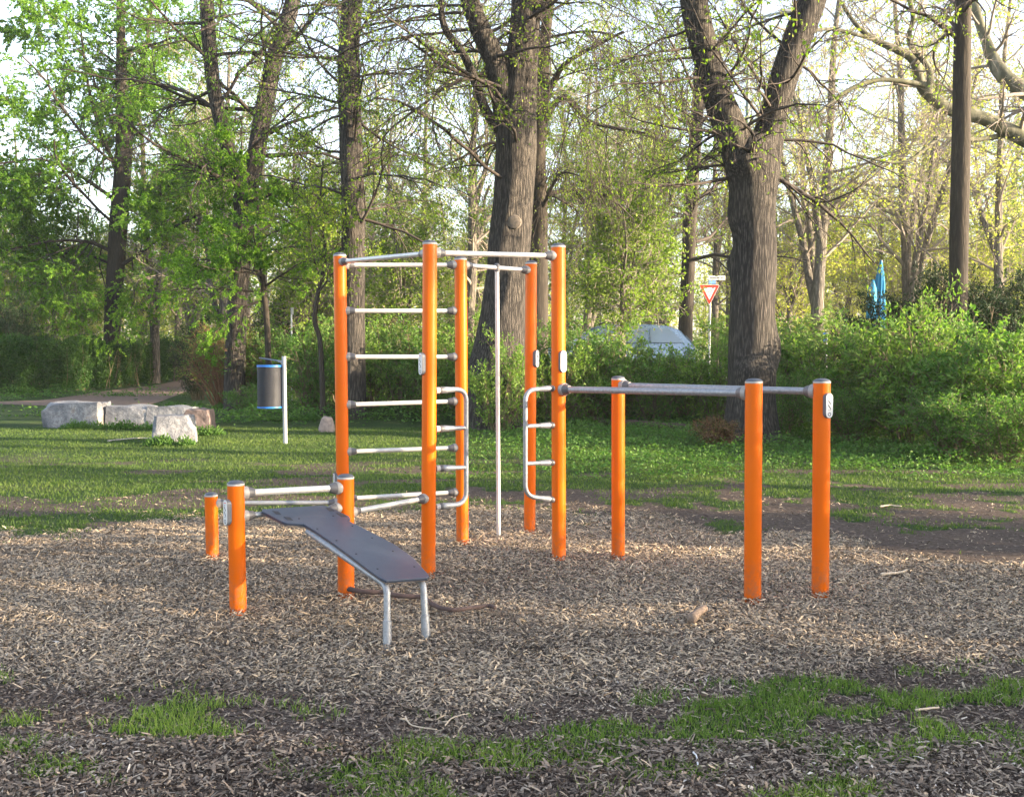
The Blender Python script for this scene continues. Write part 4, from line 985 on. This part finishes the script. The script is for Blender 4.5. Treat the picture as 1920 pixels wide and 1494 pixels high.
def shrub(kind, u, vb, d, w, h, label, group='shrubs behind the lawn', rz=None, name=None, cat='shrub'):
    g = Hs(xat(u, d), d); o = SH[kind]
    dims = {'a': (2.6, 2.1), 'b': (2.4, 1.9), 'c': (2.2, 1.7), 'red': (2.6, 2.5), 'yew': (3.0, 2.6), 'brown': (1.0, .5)}[kind]
    h = h * (1.04 if kind == 'yew' else .82)
    sc = (w / dims[0], w / dims[0], h / dims[1]); L = (xat(u, d), d, g); rz = rr.uniform(0, 6.28) if rz is None else rz
    if kind in usedS:
        c = o.copy(); C.objects.link(c)
        for ch in o.children: k = ch.copy(); C.objects.link(k); k.parent = c
        o = c
    usedS.add(kind); o.location = L; o.rotation_euler = (0, 0, rz); o.scale = sc; tag(o, label, cat, group)
    return o
S = [
 ('red', 425, 0, 27, 2.7, 2.6, 'tall shrub with reddish bare stems left of the litter bin'),
 ('a', 500, 0, 26.5, 2.4, 2.3, 'dark green shrub directly behind the litter bin'),
 ('c', 470, 0, 24.5, 1.5, .9, 'low green plant patch in front of the red-stemmed shrub'),
 ('a', 590, 0, 23.5, 2.2, 2.2, 'round green shrub between the litter bin and the tall ladder post'),
 ('b', 640, 0, 25, 2.6, 2.4, 'light green shrub partly hidden by the tall ladder post'),
 ('b', 705, 0, 23.5, 2.4, 2.15, 'bushy green shrub seen through the left half of the ladder'),
 ('a', 760, 0, 23, 2.2, 2.1, 'green shrub seen through the middle of the ladder rungs'),
 ('c', 815, 0, 22.5, 2.0, 2.0, 'dark leafy shrub behind the second tall post'),
 ('b', 880, 0, 22, 2.3, 2.3, 'fresh green shrub just right of the ladder wall'),
 ('b', 935, 0, 19.2, 1.6, 1.9, 'light green shrub in front of the massive central trunk, behind the climbing pole'),
 ('a', 985, 0, 21, 2.1, 2.2, 'green shrub at the right foot of the massive central trunk'),
 ('b', 1045, 0, 20.5, 1.9, 2.0, 'bright green shrub behind the post with the white plate'),
 ('a', 1105, 0, 21.3, 2.5, 2.15, 'shrub hiding the front of the blue grey car'),
 ('b', 1165, 0, 21.8, 2.5, 2.1, 'shrub hiding the middle of the blue grey car'),
 ('c', 1225, 0, 21.3, 2.4, 2.15, 'shrub hiding the rear of the blue grey car'),
 ('a', 1285, 0, 22, 2.0, 1.6, 'green shrub at the foot of the leaning slim trunk'),
 ('b', 1345, 0, 21, 2.2, 2.1, 'green shrub below the yield sign'),
 ('a', 1480, 0, 20, 2.4, 2.2, 'green shrub just right of the knobbly forked trunk'),
 ('c', 1465, 0, 17.9, 1.2, 1.5, 'small shrub touching the right side of the knobbly forked trunk'),
 ('b', 1555, 0, 19, 2.4, 2.15, 'mid green shrub between the forked trunk and the blue parasol'),
 ('a', 1640, 0, 18, 2.4, 2.3, 'large green shrub below the folded blue parasol'),
 ('b', 1700, 0, 16.8, 2.5, 2.35, 'tall fresh green shrub to the left of the smooth dark trunk'),
 ('b', 1770, 0, 16.8, 2.2, 2.6, 'tallest fresh green shrub, in front of the smooth dark trunk'),
 ('a', 1850, 0, 15.8, 2.5, 2.2, 'broad green shrub right of the smooth dark trunk'),
 ('b', 1930, 0, 15, 2.4, 2.1, 'green shrub cut by the right edge of the view'),
 ('c', 1800, 0, 14.6, 2.0, 1.3, 'low dark shrub in front of the tall shrubs at the right'),
 ('c', 1890, 0, 13.9, 1.7, 1.25, 'low overhanging shrub nearest the right edge'),
 ('c', 1600, 0, 17, 1.7, 1.2, 'low shrub in front of the parasol shrub'),
 ('yew', 1712, 0, 20.5, 3.2, 2.75, 'dark yew bush beside the folded blue parasol'),
 ('yew', 1800, 0, 20, 3.6, 2.8, 'dark yew bush around the smooth dark trunk'),
 ('yew', 1895, 0, 19.5, 3.2, 2.75, 'dark yew bush at the right edge'),
 ('yew', 372, 0, 31, 1.6, 2.3, 'narrow dark evergreen beside the end of the path'),
 ('yew', 30, 0, 37, 3.2, 3.2, 'very dark evergreen above the hedge at the left edge'),
 ('yew', 545, 0, 31, 3.0, 3.0, 'dark evergreen behind the thin silver pole'),
 ('brown', 1345, 0, 16.2, .95, .48, 'small reddish brown dry shrub at the foot of the knobbly trunk'),
]
for q in S:
    nm = {'yew': 'dark evergreen shrubs', 'brown': 'dry shrub'}.get(q[0], 'shrubs behind the lawn')
    shrub(q[0], q[1], q[2], q[3], q[4], q[5], q[6], nm)
# second row of shrubs beyond the road, hiding the ground line
for i, (u, d, w, h, k, lab) in enumerate([(960, 36, 4, 2.6, 'b', 'pale shrub beyond the road behind the climbing pole'), (1080, 38, 4.2, 2.4, 'b', 'pale shrub beyond the road, behind the car bonnet'), (1230, 38, 4.2, 2.2, 'b', 'pale shrub beyond the road, behind the car roof'),
        (1400, 39, 4.5, 2.6, 'b', 'pale shrub beyond the road behind the knobbly trunk'), (1540, 38, 4.5, 2.5, 'b', 'pale shrub beyond the road left of the parasol'), (1700, 39, 4.5, 2.6, 'a', 'shrub beyond the road behind the yews'), (1860, 39, 4.5, 2.6, 'b', 'shrub beyond the road at the far right'),
        (800, 37, 4.5, 2.8, 'b', 'pale shrub far behind the ladder wall'), (650, 38, 4.5, 2.8, 'b', 'pale shrub far behind the tall ladder post'), (300, 50, 5, 2.9, 'b', 'sunlit yellowish shrub at the far end of the path'), (140, 46, 5, 2.6, 'b', 'pale sunlit shrub behind the hedge, left of the dark leafy trunk')]):
    shrub(k, u, 0, d, w, h, lab, 'shrubs in the distance')
# hedge along the path
def hedge(name, label, line, w, h, n, leaf, seed):
    r = np.random.default_rng(seed); line = np.array(line, float); P, _ = resample(line, np.zeros(len(line)), 60)
    root = thing(name, label, 'hedge', tuple(P[0]))
    t = r.random(n) * 58.99; i = t.astype(int); c = P[i] + (P[i + 1] - P[i]) * (t - i)[:, None]
    a = r.uniform(0, math.pi, n); q = 1 - r.random(n) ** 2 * .55; bumpy = .78 + .42 * fbm(c[:, 0] * 1.1, c[:, 1] * 1.1, seed, 3)
    off = np.cos(a) * q * w / 2 * bumpy; z = np.abs(np.sin(a)) ** .6 * q * h * bumpy
    perp = np.array([0.3, -1, 0]) / 1.044
    z = np.where(r.random(n) < .5, z, r.random(n) * h * bumpy * .98)
    pos = c + perp * off[:, None]; pos[:, 2] = H(pos[:, 0], pos[:, 1]) + z.clip(.12)
    pos += r.normal(0, .05, pos.shape)
    V, Q, rn = leaves(r, pos - P[0], r.normal(0, 1, pos.shape) + np.array([0, 0, .3]), r.uniform(.06, .12, n), .5, .4)
    make_mesh('foliage', V, Q, rnd=rn, mat=M[leaf], parent=root)
    m = 260; t = r.random(m) * 58.99; i = t.astype(int); b = P[i] + (P[i + 1] - P[i]) * (t - i)[:, None] + r.normal(0, .2, (m, 3)) * np.array([1, 1, 0]); b[:, 2] = H(b[:, 0], b[:, 1]) - .05
    tp_ = b + np.stack([r.normal(0, .25, m), r.normal(0, .25, m), r.uniform(.6, .98, m) * h], -1); s = np.linspace(0, 1, 5)[None, :, None]
    PP = b[:, None] * (1 - s) + tp_[:, None] * s + r.normal(0, .03, (m, 5, 3)); V, Q = tubes(PP - P[0], np.tile(np.linspace(.014, .005, 5), (m, 1)), 4); make_mesh('stems', V, Q, mat=M['stem'], parent=root)
    return root
hedge('hedge', 'long dark green hedge running along the far side of the path at the left', [(xat(u, d), d, 0) for u, d in ((-330, 33), (-150, 33.6), (0, 35), (150, 38.5), (270, 45), (345, 53))], 1.9, 1.85, 150000, 'leaf_hedge', 61)

# low leafy branches over the bin (young beech under the forked tree)
hero('young_beech', 'young beech with bright layered leaves spreading low above the litter bin', 'tree',
     [([(505, 720, 12), (500, 600, 11), (490, 500, 9), (485, 430, 6), (480, 330, 4)], 25, 25)],
     seed=71, bark='bark_smooth', l1=(26, (.30, 1), 1.35, 2.1, .5), l2=(10, .7, .45), l3=(9, .7, .45), lf=22, leaf='leaf_green', lsize=(.042, .075), grav=.02, leafdroop=.2)
hero('young_maple', 'thin crooked dark stem with fine leafy twigs left of the tall ladder post', 'tree',
     [([(605, 740, 10), (600, 640, 9), (590, 600, 9), (598, 540, 8), (610, 480, 6), (600, 400, 4), (606, 300, 3)], 22, 22)],
     seed=72, bark='bark_smooth', l1=(24, (.35, 1), 1.2, 2.0, .5), l2=(10, .7, .45), l3=(8, .7, .45), lf=4, leaf='leaf_lime', lsize=(.05, .08), grav=.03, leafdroop=.3)
hero('young_maple', 'thin forked dark stem with fine leaves, just left of the leaning slim trunk', 'tree',
     [([(1170, 690, 11), (1172, 600, 10), (1176, 530, 9), (1200, 460, 7), (1240, 400, 6), (1270, 350, 4), (1280, 300, 3)], 33, 33),
      ([(1200, 465, 6), (1188, 410, 5), (1160, 360, 4), (1140, 310, 3)], 33, 33), ([(1176, 530, 6), (1130, 520, 4), (1080, 500, 3)], 33, 32)],
     seed=73, bark='bark_smooth', l1=(16, (.25, 1), 1.1, 2.2, .5), l2=(10, .7, .45), l3=(8, .7, .45), lf=3, leaf='leaf_far2', lsize=(.045, .07), grav=.02, leafdroop=.3)

# ------------------------------------------------------------------ signs, lamp, car, parasol
def local(base):
    return lambda u, v, d: tuple(pix(u, v, d) - np.array(base))
# yield sign
d = 31; base = (xat(1330, d), d, Hs(xat(1330, d), d)); SG = thing('road_sign', 'red and white yield triangle on a grey pole with a street name plate above', 'road sign', base); L = local(base)
bm = bmesh.new(); t = L(1332, 522, d); cyl_between(bm, (t[0] * .0, 0.05, -.1), (0, .05, t[2]), .034, K=14); bm_obj('pole', bm, M['greypole'], SG, True)
def rt(pts, r_, n=4):
    out = []
    m = len(pts)
    for i in range(m):
        a, b, c = (np.array(pts[i - 1]), np.array(pts[i]), np.array(pts[(i + 1) % m])); u_ = (a - b) / np.linalg.norm(a - b); w_ = (c - b) / np.linalg.norm(c - b)
        for k in range(n + 1): q = k / n; out.append(tuple((1 - q) ** 2 * (b + u_ * r_) + 2 * q * (1 - q) * b + q * q * (b + w_ * r_)))
    return out
l = L(1310.5, 534, d); r_ = L(1349.5, 534, d); bo = L(1330, 573, d)
MXZ = lambda y: Matrix(((1, 0, 0, 0), (0, 0, -1, y), (0, 1, 0, 0), (0, 0, 0, 1)))
tri = [(l[0], l[2]), (r_[0], r_[2]), (bo[0], bo[2])]; cx = sum(p[0] for p in tri) / 3; cz = sum(p[1] for p in tri) / 3
sc = lambda f: [(cx + (x - cx) * f, cz + (z - cz) * f) for x, z in tri]
bm = bmesh.new(); prism(bm, rt(sc(1.0), .05), MXZ(0), 0, .012); pl = bm_obj('yield_plate', bm, M['signwhite'], SG)
bm = bmesh.new(); prism(bm, rt(sc(.95), .045), MXZ(0), .012, .014); bm_obj('red_border', bm, M['signred'], pl)
bm = bmesh.new(); prism(bm, rt(sc(.60), .02), MXZ(0), .014, .016); inn = bm_obj('white_field', bm, M['signwhite'], pl)
bm = bmesh.new()
def st(bm, pts, t, y0, y1, Mx):
    for (x0, z0), (x1, z1) in zip(pts[:-1], pts[1:]):
        dx, dz = x1 - x0, z1 - z0; ll = math.hypot(dx, dz) + 1e-9; px, pz = -dz / ll * t / 2, dx / ll * t / 2
        prism(bm, [(x0 + px, z0 + pz), (x1 + px, z1 + pz), (x1 - px, z1 - pz), (x0 - px, z0 - pz)], Mx, y0, y1)
st(bm, [(cx - .05, cz - .03), (cx, cz + .04), (cx + .07, cz + .05), (cx + .03, cz - .01), (cx - .03, cz - .02)], .012, .016, .018, MXZ(0)); st(bm, [(cx - .10, cz + .0), (cx - .05, cz - .02)], .012, .016, .018, MXZ(0)); st(bm, [(cx, cz - .13), (cx + .01, cz - .10)], .03, .016, .018, MXZ(0)); st(bm, [(cx + .08, cz + .10), (cx + .13, cz + .12)], .03, .016, .018, MXZ(0))
bm_obj('scribble', bm, M['ink'], pl)
a = L(1329, 517, d); b_ = L(1360, 525, d)
bm = bmesh.new(); prism(bm, [(a[0], b_[2]), (b_[0], b_[2]), (b_[0], a[2]), (a[0], a[2])], MXZ(0.03), 0, .02); np_ = bm_obj('street_name_plate', bm, M['signwhite'], SG)
cu = bpy.data.curves.new('txt', 'FONT'); cu.body = 'Bastianer Str'; cu.size = (a[2] - b_[2]) * .62; cu.align_x = 'CENTER'; cu.align_y = 'CENTER'; cu.extrude = .001
to = bpy.data.objects.new('tmp', cu); C.objects.link(to); bpy.context.view_layer.update()
me = bpy.data.meshes.new_from_object(to.evaluated_get(bpy.context.evaluated_depsgraph_get())); bpy.data.objects.remove(to)
me.materials.append(M['ink']); lt = bpy.data.objects.new('lettering', me); C.objects.link(lt); lt.parent = np_; lt.location = ((a[0] + b_[0]) / 2, .007, (a[2] + b_[2]) / 2); lt.rotation_euler = (math.pi / 2, 0, 0)
a = L(1329, 526, d); b_ = L(1342, 532.5, d)
bm = bmesh.new(); prism(bm, [(a[0], b_[2]), (b_[0], b_[2]), (b_[0], a[2]), (a[0], a[2])], MXZ(0.03), 0, .02); bm_obj('small_plate', bm, M['signblue2'], SG)
# blue bus-stop style sign half hidden by the trunk
d = 32; base = (xat(1379, d), d, Hs(xat(1379, d), d)); SB = thing('blue_sign', 'narrow blue and red panelled sign half hidden behind the knobbly trunk', 'sign', base); L = local(base)
bm = bmesh.new(); t = L(1379, 542, d); cyl_between(bm, (0, .05, -.1), (0, .05, t[2]), .03, K=12); bm_obj('pole', bm, M['greypole'], SB, True)
for (v0, v1, mk) in ((545, 553, 'signblue'), (554, 567, 'signred'), (568, 577, 'greypole'), (586, 597, 'signblue2')):
    a = L(1370, v0, d); b_ = L(1388, v1, d); bm = bmesh.new(); prism(bm, [(a[0], b_[2]), (b_[0], b_[2]), (b_[0], a[2]), (a[0], a[2])], MXZ(0), 0, .03); pn = bm_obj('panel', bm, M[mk], SB)
    if mk == 'signred':
        bm = bmesh.new()
        for f in (.3, .6): z = a[2] + (b_[2] - a[2]) * f; prism(bm, [(a[0] + .03, z - .012), (b_[0] - .03, z - .012), (b_[0] - .03, z + .012), (a[0] + .03, z + .012)], MXZ(0), .03, .032)
        bm_obj('white_stripes', bm, M['white'], pn)
# thin silver pole
d = 29; base = (xat(548, d), d, Hs(xat(548, d), d)); SV = thing('silver_pole', 'thin silver pole with a small bracket standing in shrubs behind the litter bin', 'pole', base); L = local(base)
bm = bmesh.new(); t = L(547.5, 578, d); cyl_between(bm, (0, 0, -.1), (0, 0, t[2]), .022, K=12); bm_obj('shaft', bm, M['white'], SV, True)
bm = bmesh.new(); a = L(546, 577, d); b_ = L(551, 590, d); prism(bm, [(a[0], b_[2]), (b_[0], b_[2]), (b_[0], a[2]), (a[0], a[2])], MXZ(-.03), 0, .05); bm_obj('bracket', bm, M['greypole'], SV)
# street lamp
d = 28; base = (xat(1396, d), d, Hs(xat(1396, d), d)); LP = thing('street_lamp', 'tall pale green street lamp seen between the limbs of the forked trunk', 'street lamp', base); L = local(base)
t = L(1396, 38, d); e = L(1465, 24, d)
bm = bmesh.new(); lathe(bm, [(.09, -.1), (.09, 1.0), (.06, 1.1), (.05, t[2])], (0, 0, 0), K=16); bm_obj('lamp_pole', bm, M['lamp_green'], LP, True)
tube_path([np.array([0, 0, t[2] - .15]), np.array([.02, 0, t[2]]), np.array([.3, 0, t[2] + .06]), np.array(e)], .035, name='lamp_arm', mat=M['lamp_green'], parent=LP)
bm = bmesh.new(); bmesh.ops.create_cube(bm, size=1, matrix=Matrix.Translation((e[0] + .3, 0, e[2] + .02)) @ Matrix.Diagonal((.7, .25, .10, 1))); bmesh.ops.bevel(bm, geom=bm.edges[:], offset=.03, segments=2, affect='EDGES'); bm_obj('lamp_head', bm, M['greypole'], LP)
# small blue post
d = 33; base = (xat(1547, d), d, Hs(xat(1547, d), d)); BP = thing('blue_marker', 'small blue marker post in the shrubs right of the knobbly trunk', 'marker post', base); L = local(base)
a = L(1543, 624, d); b_ = L(1551, 642, d); bm = bmesh.new(); prism(bm, rt([(a[0], b_[2]), (b_[0], b_[2]), (b_[0], a[2]), (a[0], a[2])], .02), MXZ(0), 0, .05); bm_obj('panel', bm, M['signblue'], BP)
bm = bmesh.new(); cyl_between(bm, (0, -.07, -.1), (0, -.07, a[2]), .025, K=10); bm_obj('pole', bm, M['greypole'], BP, True)
# parasol
d = 27; base = (xat(1645, d), d, Hs(xat(1645, d), d)); PA = thing('parasol', 'folded turquoise blue parasol standing behind the shrubs left of the yew', 'parasol', base); L = local(base)
tpz = L(1649, 488, d)[2]
bm = bmesh.new(); cyl_between(bm, (.02, 0, -.1), (.05, 0, tpz), .025, K=12); bm_obj('pole', bm, M['greypole'], PA, True)
K = 40; prof = [(.03, tpz), (.10, tpz - .25), (.15, tpz - .6), (.17, tpz - 1.0), (.22, tpz - 1.35), (.20, tpz - 1.8), (.13, tpz - 2.0)]
V = []
for i, (rad, z) in enumerate(prof):
    for k in range(K):
        a = 2 * math.pi * k / K; f = 1 + .28 * math.cos(8 * a) * min(1, i / 2); V.append((.04 - i * .012 + .72 * rad * f * math.cos(a), .72 * rad * f * math.sin(a), z))
Q = [(i * K + k, i * K + (k + 1) % K, (i + 1) * K + (k + 1) % K, (i + 1) * K + k) for i in range(len(prof) - 1) for k in range(K)]
make_mesh('canopy', V, Q, mat=M['parasol'], smooth=True, parent=PA)
V = []
for i, (rad, z) in enumerate([(.02, tpz - .5), (.11, tpz - .75), (.14, tpz - 1.2), (.12, tpz - 1.5)]):
    for k in range(16):
        a = 2 * math.pi * k / 16; V.append((-.17 - i * .012 + rad * math.cos(a) * (1 + .15 * math.cos(4 * a)), -.05 + rad * math.sin(a), z))
Q = [(i * 16 + k, i * 16 + (k + 1) % 16, (i + 1) * 16 + (k + 1) % 16, (i + 1) * 16 + k) for i in range(3) for k in range(16)]
make_mesh('cloth_fold', V, Q, mat=pmat('parasol_cloth_light', (.05, .32, .52), .8, 0, .15, 4), smooth=True, parent=PA)

# car, facing left
d = 30.5; cxw = xat(1150, d); base = (cxw, d, Hs(cxw, d)); CAR = thing('parked_car', 'blue grey estate car with roof rails parked behind the shrubs', 'car', base)
prof = [(-2.2, .45), (-2.15, .78), (-1.75, .92), (-1.25, 1.02), (-.55, 1.47), (-.2, 1.53), (.6, 1.55), (1.35, 1.50), (1.75, 1.38), (2.1, .98), (2.2, .75), (2.18, .35), (1.75, .25), (1.0, .25), (-.9, .25), (-1.75, .25), (-2.15, .3)]
bm = bmesh.new()
def wy(z): return .88 if z < .95 else .88 - (z - .95) * .42
lf_ = [bm.verts.new((x, -wy(z), z)) for x, z in prof]; rg = [bm.verts.new((x, wy(z), z)) for x, z in prof]; n = len(prof)
bm.faces.new(lf_); bm.faces.new(rg[::-1])
for i in range(n): bm.faces.new((lf_[i], rg[i], rg[(i + 1) % n], lf_[(i + 1) % n]))
bmesh.ops.bevel(bm, geom=bm.edges[:], offset=.035, segments=2, affect='EDGES')
bd_ = bm_obj('body', bm, M['car'], CAR, True)
def quad_panel(name, pts, mat, par, th=.006):
    bm = bmesh.new(); vs = [bm.verts.new(p) for p in pts]; bm.faces.new(vs); o = bm_obj(name, bm, mat, par); s = o.modifiers.new('s', 'SOLIDIFY'); s.thickness = th; s.offset = 0; return o
for side in (-1, 1):
    for (x0, x1, x2, x3) in ((-1.05, -.42, .02, .02), (.10, .10, .85, .85), (.93, .93, 1.45, 1.85)):
        zb, zt = 1.03, 1.42
        quad_panel('window', [(x0, side * (wy(zb) + .006), zb), (x3, side * (wy(zb) + .006), zb), (x2, side * (wy(zt) + .008), zt), (x1, side * (wy(zt) + .008), zt)], M['glass_car'], CAR)
    tube_path([np.array([-.45, side * .58, 1.52]), np.array([-.35, side * .58, 1.585]), np.array([.5, side * .58, 1.61]), np.array([1.3, side * .58, 1.57]), np.array([1.4, side * .58, 1.50])], .016, name='roof_rail', mat=M['rubber'], parent=CAR)
    for x in (-1.38, 1.36):
        bm = bmesh.new(); cyl_between(bm, (x, side * .70, .32), (x, side * .91, .32), .32, K=28); wh = bm_obj('wheel', bm, M['rubber'], CAR, True)
        bm = bmesh.new(); cyl_between(bm, (x, side * .90, .32), (x, side * .925, .32), .20, .17, K=20); bm_obj('rim', bm, M['greypole'], wh, True)
quad_panel('windscreen', [(-1.18, -.78, 1.075), (-1.18, .78, 1.075), (-.60, .60, 1.455), (-.60, -.60, 1.455)], M['glass_car'], CAR, .01)
quad_panel('rear_window', [(2.09, -.74, 1.03), (2.09, .74, 1.03), (1.80, .62, 1.36), (1.80, -.62, 1.36)], M['glass_car'], CAR, .01)
CAR.scale = (1.04, 1.04, 1.04)

# pruned knot on the big trunk, sapwood scar
d = 19.60; c = pix(964, 416, d); bm = bmesh.new(); lathe(bm, [(.15, -.25), (.135, -.03), (.125, .0), (.10, .012), (.05, .016), (.01, .016)], (0, 0, 0), (-.05, -1, 0), 24)
big = [o for o in C.objects if o.name.startswith('large_tree') and o.type == 'EMPTY'][0]
kn_ = bm_obj('pruning_scar', bm, pmat('scar_wood', (.13, .108, .088), .95, 0, .4, 16, bmp=.015, bscale=30), big, True); kn_.location = Vector(c) - big.location

# ------------------------------------------------------------------ unseen trees and shrubs added right of the frame to shade station and lawn
SUN_AZ, SUN_EL = 102, 12.5
def added_shade_tree(k, x, y, sc, lab): return copy_tree(PR[k], (x, y, 0), rr.uniform(0, 6), sc, lab, 'trees outside the frame')
for i, (k, x, y, s) in enumerate([('slender', 13, 2.0, .8), ('slender', 17, 5, 1), ('yellow', 22, -1, 1.1), ('leafy', 14, 9.0, .85), ('slender', 13, 11.5, 1)]):
    added_shade_tree(k, x, y, s, 'park tree right of the picture, number %d along the sunny side' % (i + 1) if False else ['leafy tree nearest the station, right of the picture', 'slender tree right of the picture', 'yellow-green tree right of the picture, towards the camera side', 'leafy tree right of the picture, level with the middle of the lawn', 'slender tree right of the picture beyond the middle of the lawn', 'slender tree behind the camera on the right'][i])
for i, (k, x, y, w, h) in enumerate([('a', 7.4, 3.0, 2.8, 1.9), ('b', 7.6, 5.2, 2.0, 2.8), ('a', 8.4, 7.4, 2.6, 1.9), ('c', 7.0, .8, 2.8, 1.7), ('a', 6.6, -1.4, 2.8, 1.8)]):
    o = SH[k].copy(); C.objects.link(o)
    for ch in SH[k].children: q = ch.copy(); C.objects.link(q); q.parent = o
    o.location = (x, y, 0); o.rotation_euler = (0, 0, i * 1.3); o.scale = (w / 2.4, w / 2.4, h / 2.0); tag(o, ['shrub right of the picture, second from the camera', 'shrub right of the picture, level with the station', 'shrub right of the picture, beyond the station', 'shrub right of the picture, beside the camera', 'shrub right of the picture, behind the camera'][i], 'shrub', 'shrubs outside the frame')

# ------------------------------------------------------------------ air
bm = bmesh.new(); bmesh.ops.create_cube(bm, size=1)
m_, nt_, out_ = newmat('air'); pv = nt_.nodes.new('ShaderNodeVolumePrincipled'); pv.inputs['Density'].default_value = .00045; pv.inputs['Color'].default_value = (.95, .96, 1, 1); pv.inputs['Anisotropy'].default_value = .2
nt_.links.new(pv.outputs[0], out_.inputs['Volume'])
hz = bm_obj('haze', bm, m_); x0, x1, y0, y1 = gx[0] - 2, gx[-1] + 2, gy[0] - 2, gy[-1] + 2
hz.location = ((x0 + x1) / 2, (y0 + y1) / 2, 11.3); hz.scale = (x1 - x0, y1 - y0, 25); tag(hz, kind='stuff')
# ------------------------------------------------------------------ light, sky, camera
W = bpy.data.worlds.new('World'); bpy.context.scene.world = W; W.use_nodes = True; nt = W.node_tree; nt.nodes.clear()
sky = nt.nodes.new('ShaderNodeTexSky'); sky.sky_type = 'NISHITA'; sky.sun_disc = False; sky.sun_elevation = math.radians(SUN_EL); sky.sun_rotation = math.radians(SUN_AZ)
sky.air_density = 1.0; sky.dust_density = 1.5; sky.ozone_density = 1.5
bg = nt.nodes.new('ShaderNodeBackground'); bg.inputs[1].default_value = .15; ow = nt.nodes.new('ShaderNodeOutputWorld')
hs = nt.nodes.new('ShaderNodeHueSaturation'); hs.inputs['Saturation'].default_value = .66; tint = nt.nodes.new('ShaderNodeMix'); tint.data_type = 'RGBA'; tint.blend_type = 'MULTIPLY'; tint.inputs[0].default_value = 1; tint.inputs[7].default_value = (1.02, .99, .995, 1)
nt.links.new(sky.outputs[0], hs.inputs['Color']); nt.links.new(hs.outputs[0], tint.inputs[6]); nt.links.new(tint.outputs[2], bg.inputs[0]); nt.links.new(bg.outputs[0], ow.inputs[0])
sun = bpy.data.lights.new('sun', 'SUN'); sun.energy = 5.0; sun.angle = math.radians(.6); sun.color = (1.0, .80, .56)
so = bpy.data.objects.new('sun', sun); C.objects.link(so)
az, el = math.radians(SUN_AZ), math.radians(SUN_EL); sv = Vector((math.sin(az) * math.cos(el), math.cos(az) * math.cos(el), math.sin(el)))
so.rotation_euler = sv.to_track_quat('Z', 'Y').to_euler(); so.location = (20, -5, 12)
cam = bpy.data.cameras.new('camera'); co = bpy.data.objects.new('camera', cam); C.objects.link(co); co.location = (0, 0, EYE); co.rotation_euler = (math.pi / 2 - PIT, 0, 0)
cam.sensor_width = 36; cam.lens = 36 * F_ / 1920; cam.clip_end = 1000; cam.clip_start = .05
sc_ = bpy.context.scene; sc_.camera = co
sc_.view_settings.view_transform = 'Standard'; sc_.view_settings.look = 'None'; sc_.view_settings.gamma = 1; sc_.view_settings.exposure = 2.35
sc_.render.engine = 'CYCLES'; sc_.cycles.max_bounces = 6; sc_.cycles.diffuse_bounces = 3; sc_.cycles.glossy_bounces = 2; sc_.cycles.transmission_bounces = 3
